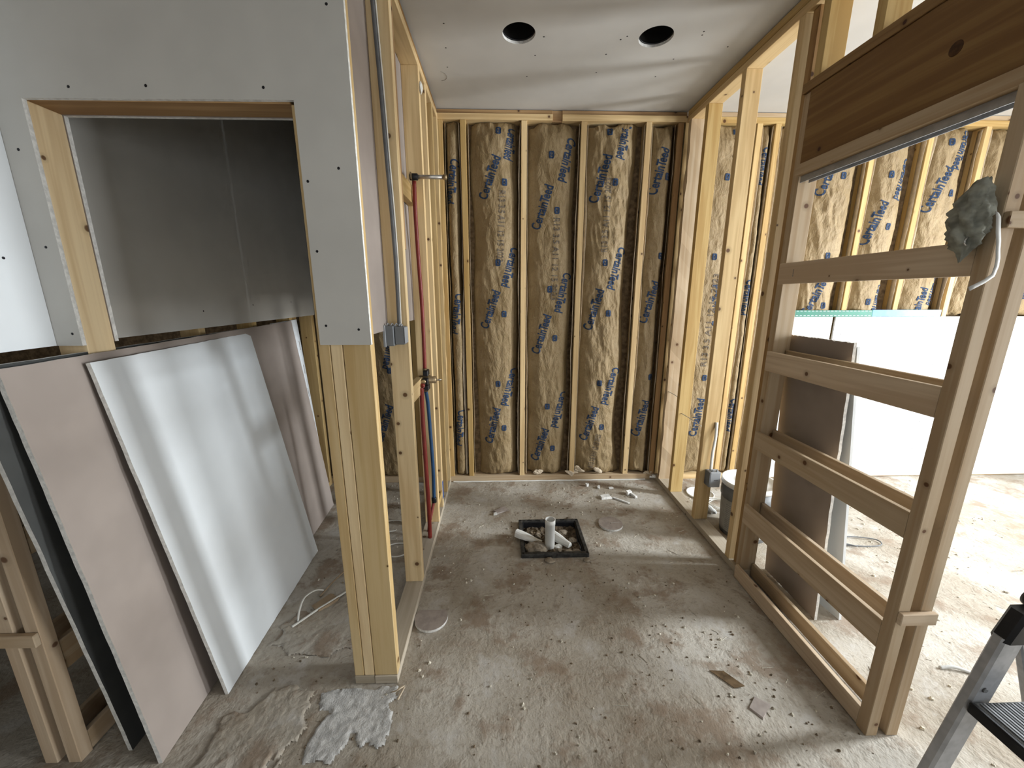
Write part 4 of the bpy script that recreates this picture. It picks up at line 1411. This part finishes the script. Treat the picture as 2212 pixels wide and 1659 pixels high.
# dried joint compound smeared beside the post
def smear(name, outline, h, seed, mat, label):
    xs = [p_[0] for p_ in outline]; ys_ = [p_[1] for p_ in outline]
    st = 0.005
    gx = np.arange(min(xs), max(xs) + st, st); gy = np.arange(min(ys_), max(ys_) + st, st)
    GX, GY = np.meshgrid(gx, gy, indexing='ij')
    inside = np.zeros_like(GX, bool)
    ed = np.full_like(GX, 9.0)
    m_ = len(outline)
    for k in range(m_):
        (ax, ay), (bx, by) = outline[k], outline[(k + 1) % m_]
        c_ = ((ay > GY) != (by > GY)) & (GX < (bx - ax) * (GY - ay) / (by - ay + 1e-12) + ax)
        inside ^= c_
        t = np.clip(((GX - ax) * (bx - ax) + (GY - ay) * (by - ay)) / ((bx - ax) ** 2 + (by - ay) ** 2), 0, 1)
        ed = np.minimum(ed, np.hypot(GX - ax - t * (bx - ax), GY - ay - t * (by - ay)))
    e_ = np.where(inside, ed, -ed) + 0.11 * (fbm(GX * 18, GY * 18, seed, 5) - 0.5)
    Z = np.where(e_ > 0, h * np.clip(e_ / 0.012, 0, 1) * (0.55 + 0.9 * fbm(GX * 22, GY * 22, seed + 3, 4)), -0.001) + 0.003 * (e_ > 0) * ridged(GX * 40, GY * 40, seed + 7, 2)
    nx_, ny_ = GX.shape
    keep = e_ > -0.004
    fs = [(i * ny_ + j, (i + 1) * ny_ + j, (i + 1) * ny_ + j + 1, i * ny_ + j + 1) for i in range(nx_ - 1) for j in range(ny_ - 1) if keep[i, j] and keep[i + 1, j] and keep[i, j + 1] and keep[i + 1, j + 1]]
    V = np.stack([GX, GY, Z], -1).reshape(-1, 3)
    used = sorted({q for f in fs for q in f})
    mp = {u: i for i, u in enumerate(used)}
    o = add_obj(name, py_mesh(name, [V[u] for u in used], [[mp[q] for q in f] for f in fs], True), mat)
    return props(o, label, 'compound', 'stuff')


smear('dried_compound', [(-0.72, 1.225), (-0.58, 1.225), (-0.44, 1.21), (-0.40, 1.13), (-0.40, 1.03), (-0.52, 1.04), (-0.56, 0.97), (-0.66, 0.99), (-0.64, 1.10), (-0.70, 1.14)], 0.0035, 5, 'plaster', 'rough white dried compound patch at the foot of the corner post')


smear('dried_mud', [(-1.02, 0.90), (-0.78, 0.92), (-0.70, 1.08), (-0.74, 1.22), (-0.86, 1.24), (-1.0, 1.12)], 0.006, 15, 'concrete', 'lumpy dried mud on the slab in front of the brown-backed sheet')
smear('dried_mud', [(-0.62, 0.82), (-0.30, 0.80), (-0.22, 0.90), (-0.42, 0.96), (-0.60, 0.94)], 0.005, 17, 'concrete', 'lumpy dried mud on the slab below the white compound patch')
smear('dried_mud', [(-1.04, 1.42), (-0.80, 1.36), (-0.64, 1.40), (-0.60, 1.56), (-0.78, 1.66), (-1.0, 1.60)], 0.003, 19, 'concrete', 'thin dried mud left of the corner post')

def scatter(name, label, mat, count, region, size, seed, needle=False):
    rr = random.Random(seed)
    vs_, fs = [], []
    made = 0
    while made < count:
        x, y = rr.uniform(region[0], region[1]), rr.uniform(region[2], region[3])
        if DX0 - 0.03 < x < DX1 + 0.03 and DY0 - 0.03 < y < DY1 + 0.03:
            continue
        if xa - 0.10 < x < XL + 0.02 and y > YF - 0.01 or XR - 0.04 < x < XRo + 0.02 and y > 0.95 or x < -1.02:
            continue
        if float(fbm(np.array(x * 1.8), np.array(y * 1.8), seed, 2)) < rr.uniform(0.25, 0.62):
            continue
        made += 1
        s = size * rr.uniform(0.4, 1.4) ** 2
        a = rr.uniform(0, math.pi)
        base = len(vs_)
        if needle:
            l_, w_ = s * rr.uniform(3, 7), s * 0.35
            ca, sa_ = math.cos(a), math.sin(a)
            for (u, v_, z) in ((-l_, -w_, 0.0005), (l_, -w_, 0.0005), (l_, w_, 0.001), (-l_, w_, 0.001), (-l_, 0, w_ * 1.6), (l_, 0, w_ * 1.6)):
                vs_.append((x + u * ca - v_ * sa_, y + u * sa_ + v_ * ca, z))
            fs += [(base, base + 1, base + 5, base + 4), (base + 2, base + 3, base + 4, base + 5), (base, base + 4, base + 3), (base + 1, base + 2, base + 5)]
        else:
            k = 5
            for j in range(k):
                t = 2 * math.pi * j / k + a
                r = s * rr.uniform(0.6, 1.2)
                vs_.append((x + r * math.cos(t), y + r * math.sin(t), 0.0004))
            for j in range(k):
                t = 2 * math.pi * j / k + a + 0.3
                r = s * rr.uniform(0.3, 0.8)
                vs_.append((x + r * math.cos(t), y + r * math.sin(t), s * rr.uniform(0.5, 1.1)))
            fs.append(tuple(base + k + j for j in range(k)))
            for j in range(k):
                fs.append((base + j, base + (j + 1) % k, base + k + (j + 1) % k, base + k + j))
    o = add_obj(name, py_mesh(name, vs_, fs), mat)
    return props(o, label, 'debris', 'stuff')


scatter('floor_crumbs', 'pale gypsum crumbs strewn over the slab', 'crumbs_light', 420, (-1.0, 1.25, 0.75, 2.9), 0.0042, 2)
scatter('floor_clods', 'small dark mud crumbs strewn over the slab', 'crumbs_dark', 700, (-1.0, 1.25, 0.75, 2.9), 0.0032, 3)
scatter('wood_splinters', 'thin wood splinters strewn over the slab', 'crumbs_light', 160, (-0.9, 1.25, 0.8, 2.9), 0.0022, 4, True)
scatter('sawdust_crumbs', 'pale crumbs on the right room floor', 'crumbs_light', 420, (1.42, 3.4, 0.8, 2.85), 0.0048, 6)
scatter('dark_splinters', 'dark splinters on the right room floor', 'crumbs_dark', 260, (1.42, 3.4, 0.8, 2.85), 0.0024, 8, True)

# ------------------------------------------------------------------ step ladder (bottom right)
ld = empty('step_ladder', (1.40, 0.62, 0), 'aluminium step ladder with black ribbed tread at the lower right', 'ladder')


def rail_mesh(p0, p1, w, d, name):
    """oval-ish rail: w along x, d along y"""
    p0, p1 = Vector(p0), Vector(p1)
    ring = []
    for sx, sy in ((-1, -0.6), (-0.8, -1), (0.1, -1), (0.25, -0.7), (0.8, -0.7), (1, -0.45), (1, 0.6), (0.8, 1), (-0.8, 1), (-1, 0.6)):
        ring.append(Vector((sx * w / 2, sy * d / 2, 0)))
    m_ = len(ring)
    vs_ = [p0 + q for q in ring] + [p1 + q for q in ring]
    fs = [(i, (i + 1) % m_, (i + 1) % m_ + m_, i + m_) for i in range(m_)] + [tuple(range(m_ - 1, -1, -1)), tuple(range(m_, 2 * m_))]
    return py_mesh(name, vs_, fs)


LX = lambda z: 1.222 + 0.20 * z
for yy in (0.826, 0.400):
    r_ = add_obj('front_rail', rail_mesh((LX(0.03) + 0.035, yy, 0.03), (LX(0.60) + 0.035, yy, 0.60), 0.074, 0.030, 'front_rail'), 'aluminium', ld)
    for z in (0.36, 0.435):
        lathe('rivet', [(0.008, 0.0), (0.006, 0.003)], (LX(z) + 0.022, yy - 0.0155, z), (0, -1, 0), 'cable_grey', r_, 12)
    add_obj('cap', rail_mesh((LX(0.59) + 0.044, yy, 0.59), (LX(0.68) + 0.056, yy, 0.68), 0.086, 0.042, 'cap'), 'black_plastic', ld)
    lathe('cap_knob', [(0.022, -0.03), (0.026, -0.02), (0.026, 0.02), (0.022, 0.03)], (LX(0.70) + 0.075, yy, 0.695), (0, 1, 0), 'black_plastic', ld, 18)
    box('foot', LX(0) - 0.01, LX(0) + 0.085, yy - 0.022, yy + 0.022, 0.0, 0.045, 'black_rubber', ld, 0.006)
    rr_ = add_obj('rear_leg', rail_mesh((1.66, yy, 0.0), (1.40, yy, 0.62), 0.035, 0.022, 'rear_leg'), 'aluminium', ld)
tr = box('tread', LX(0.40) + 0.004, LX(0.40) + 0.20, 0.418, 0.808, 0.372, 0.397, 'grey_plastic', ld, 0.003)
box('tread_nosing', LX(0.40) - 0.008, LX(0.40) + 0.006, 0.416, 0.810, 0.364, 0.3985, 'black_rubber', ld, 0.004)
for k in range(19):
    x = LX(0.40) + 0.014 + k * 0.0098
    box('tread_rib', x, x + 0.0052, 0.424, 0.802, 0.397, 0.4005, 'grey_plastic_light' if k % 2 else 'cable_grey', tr)
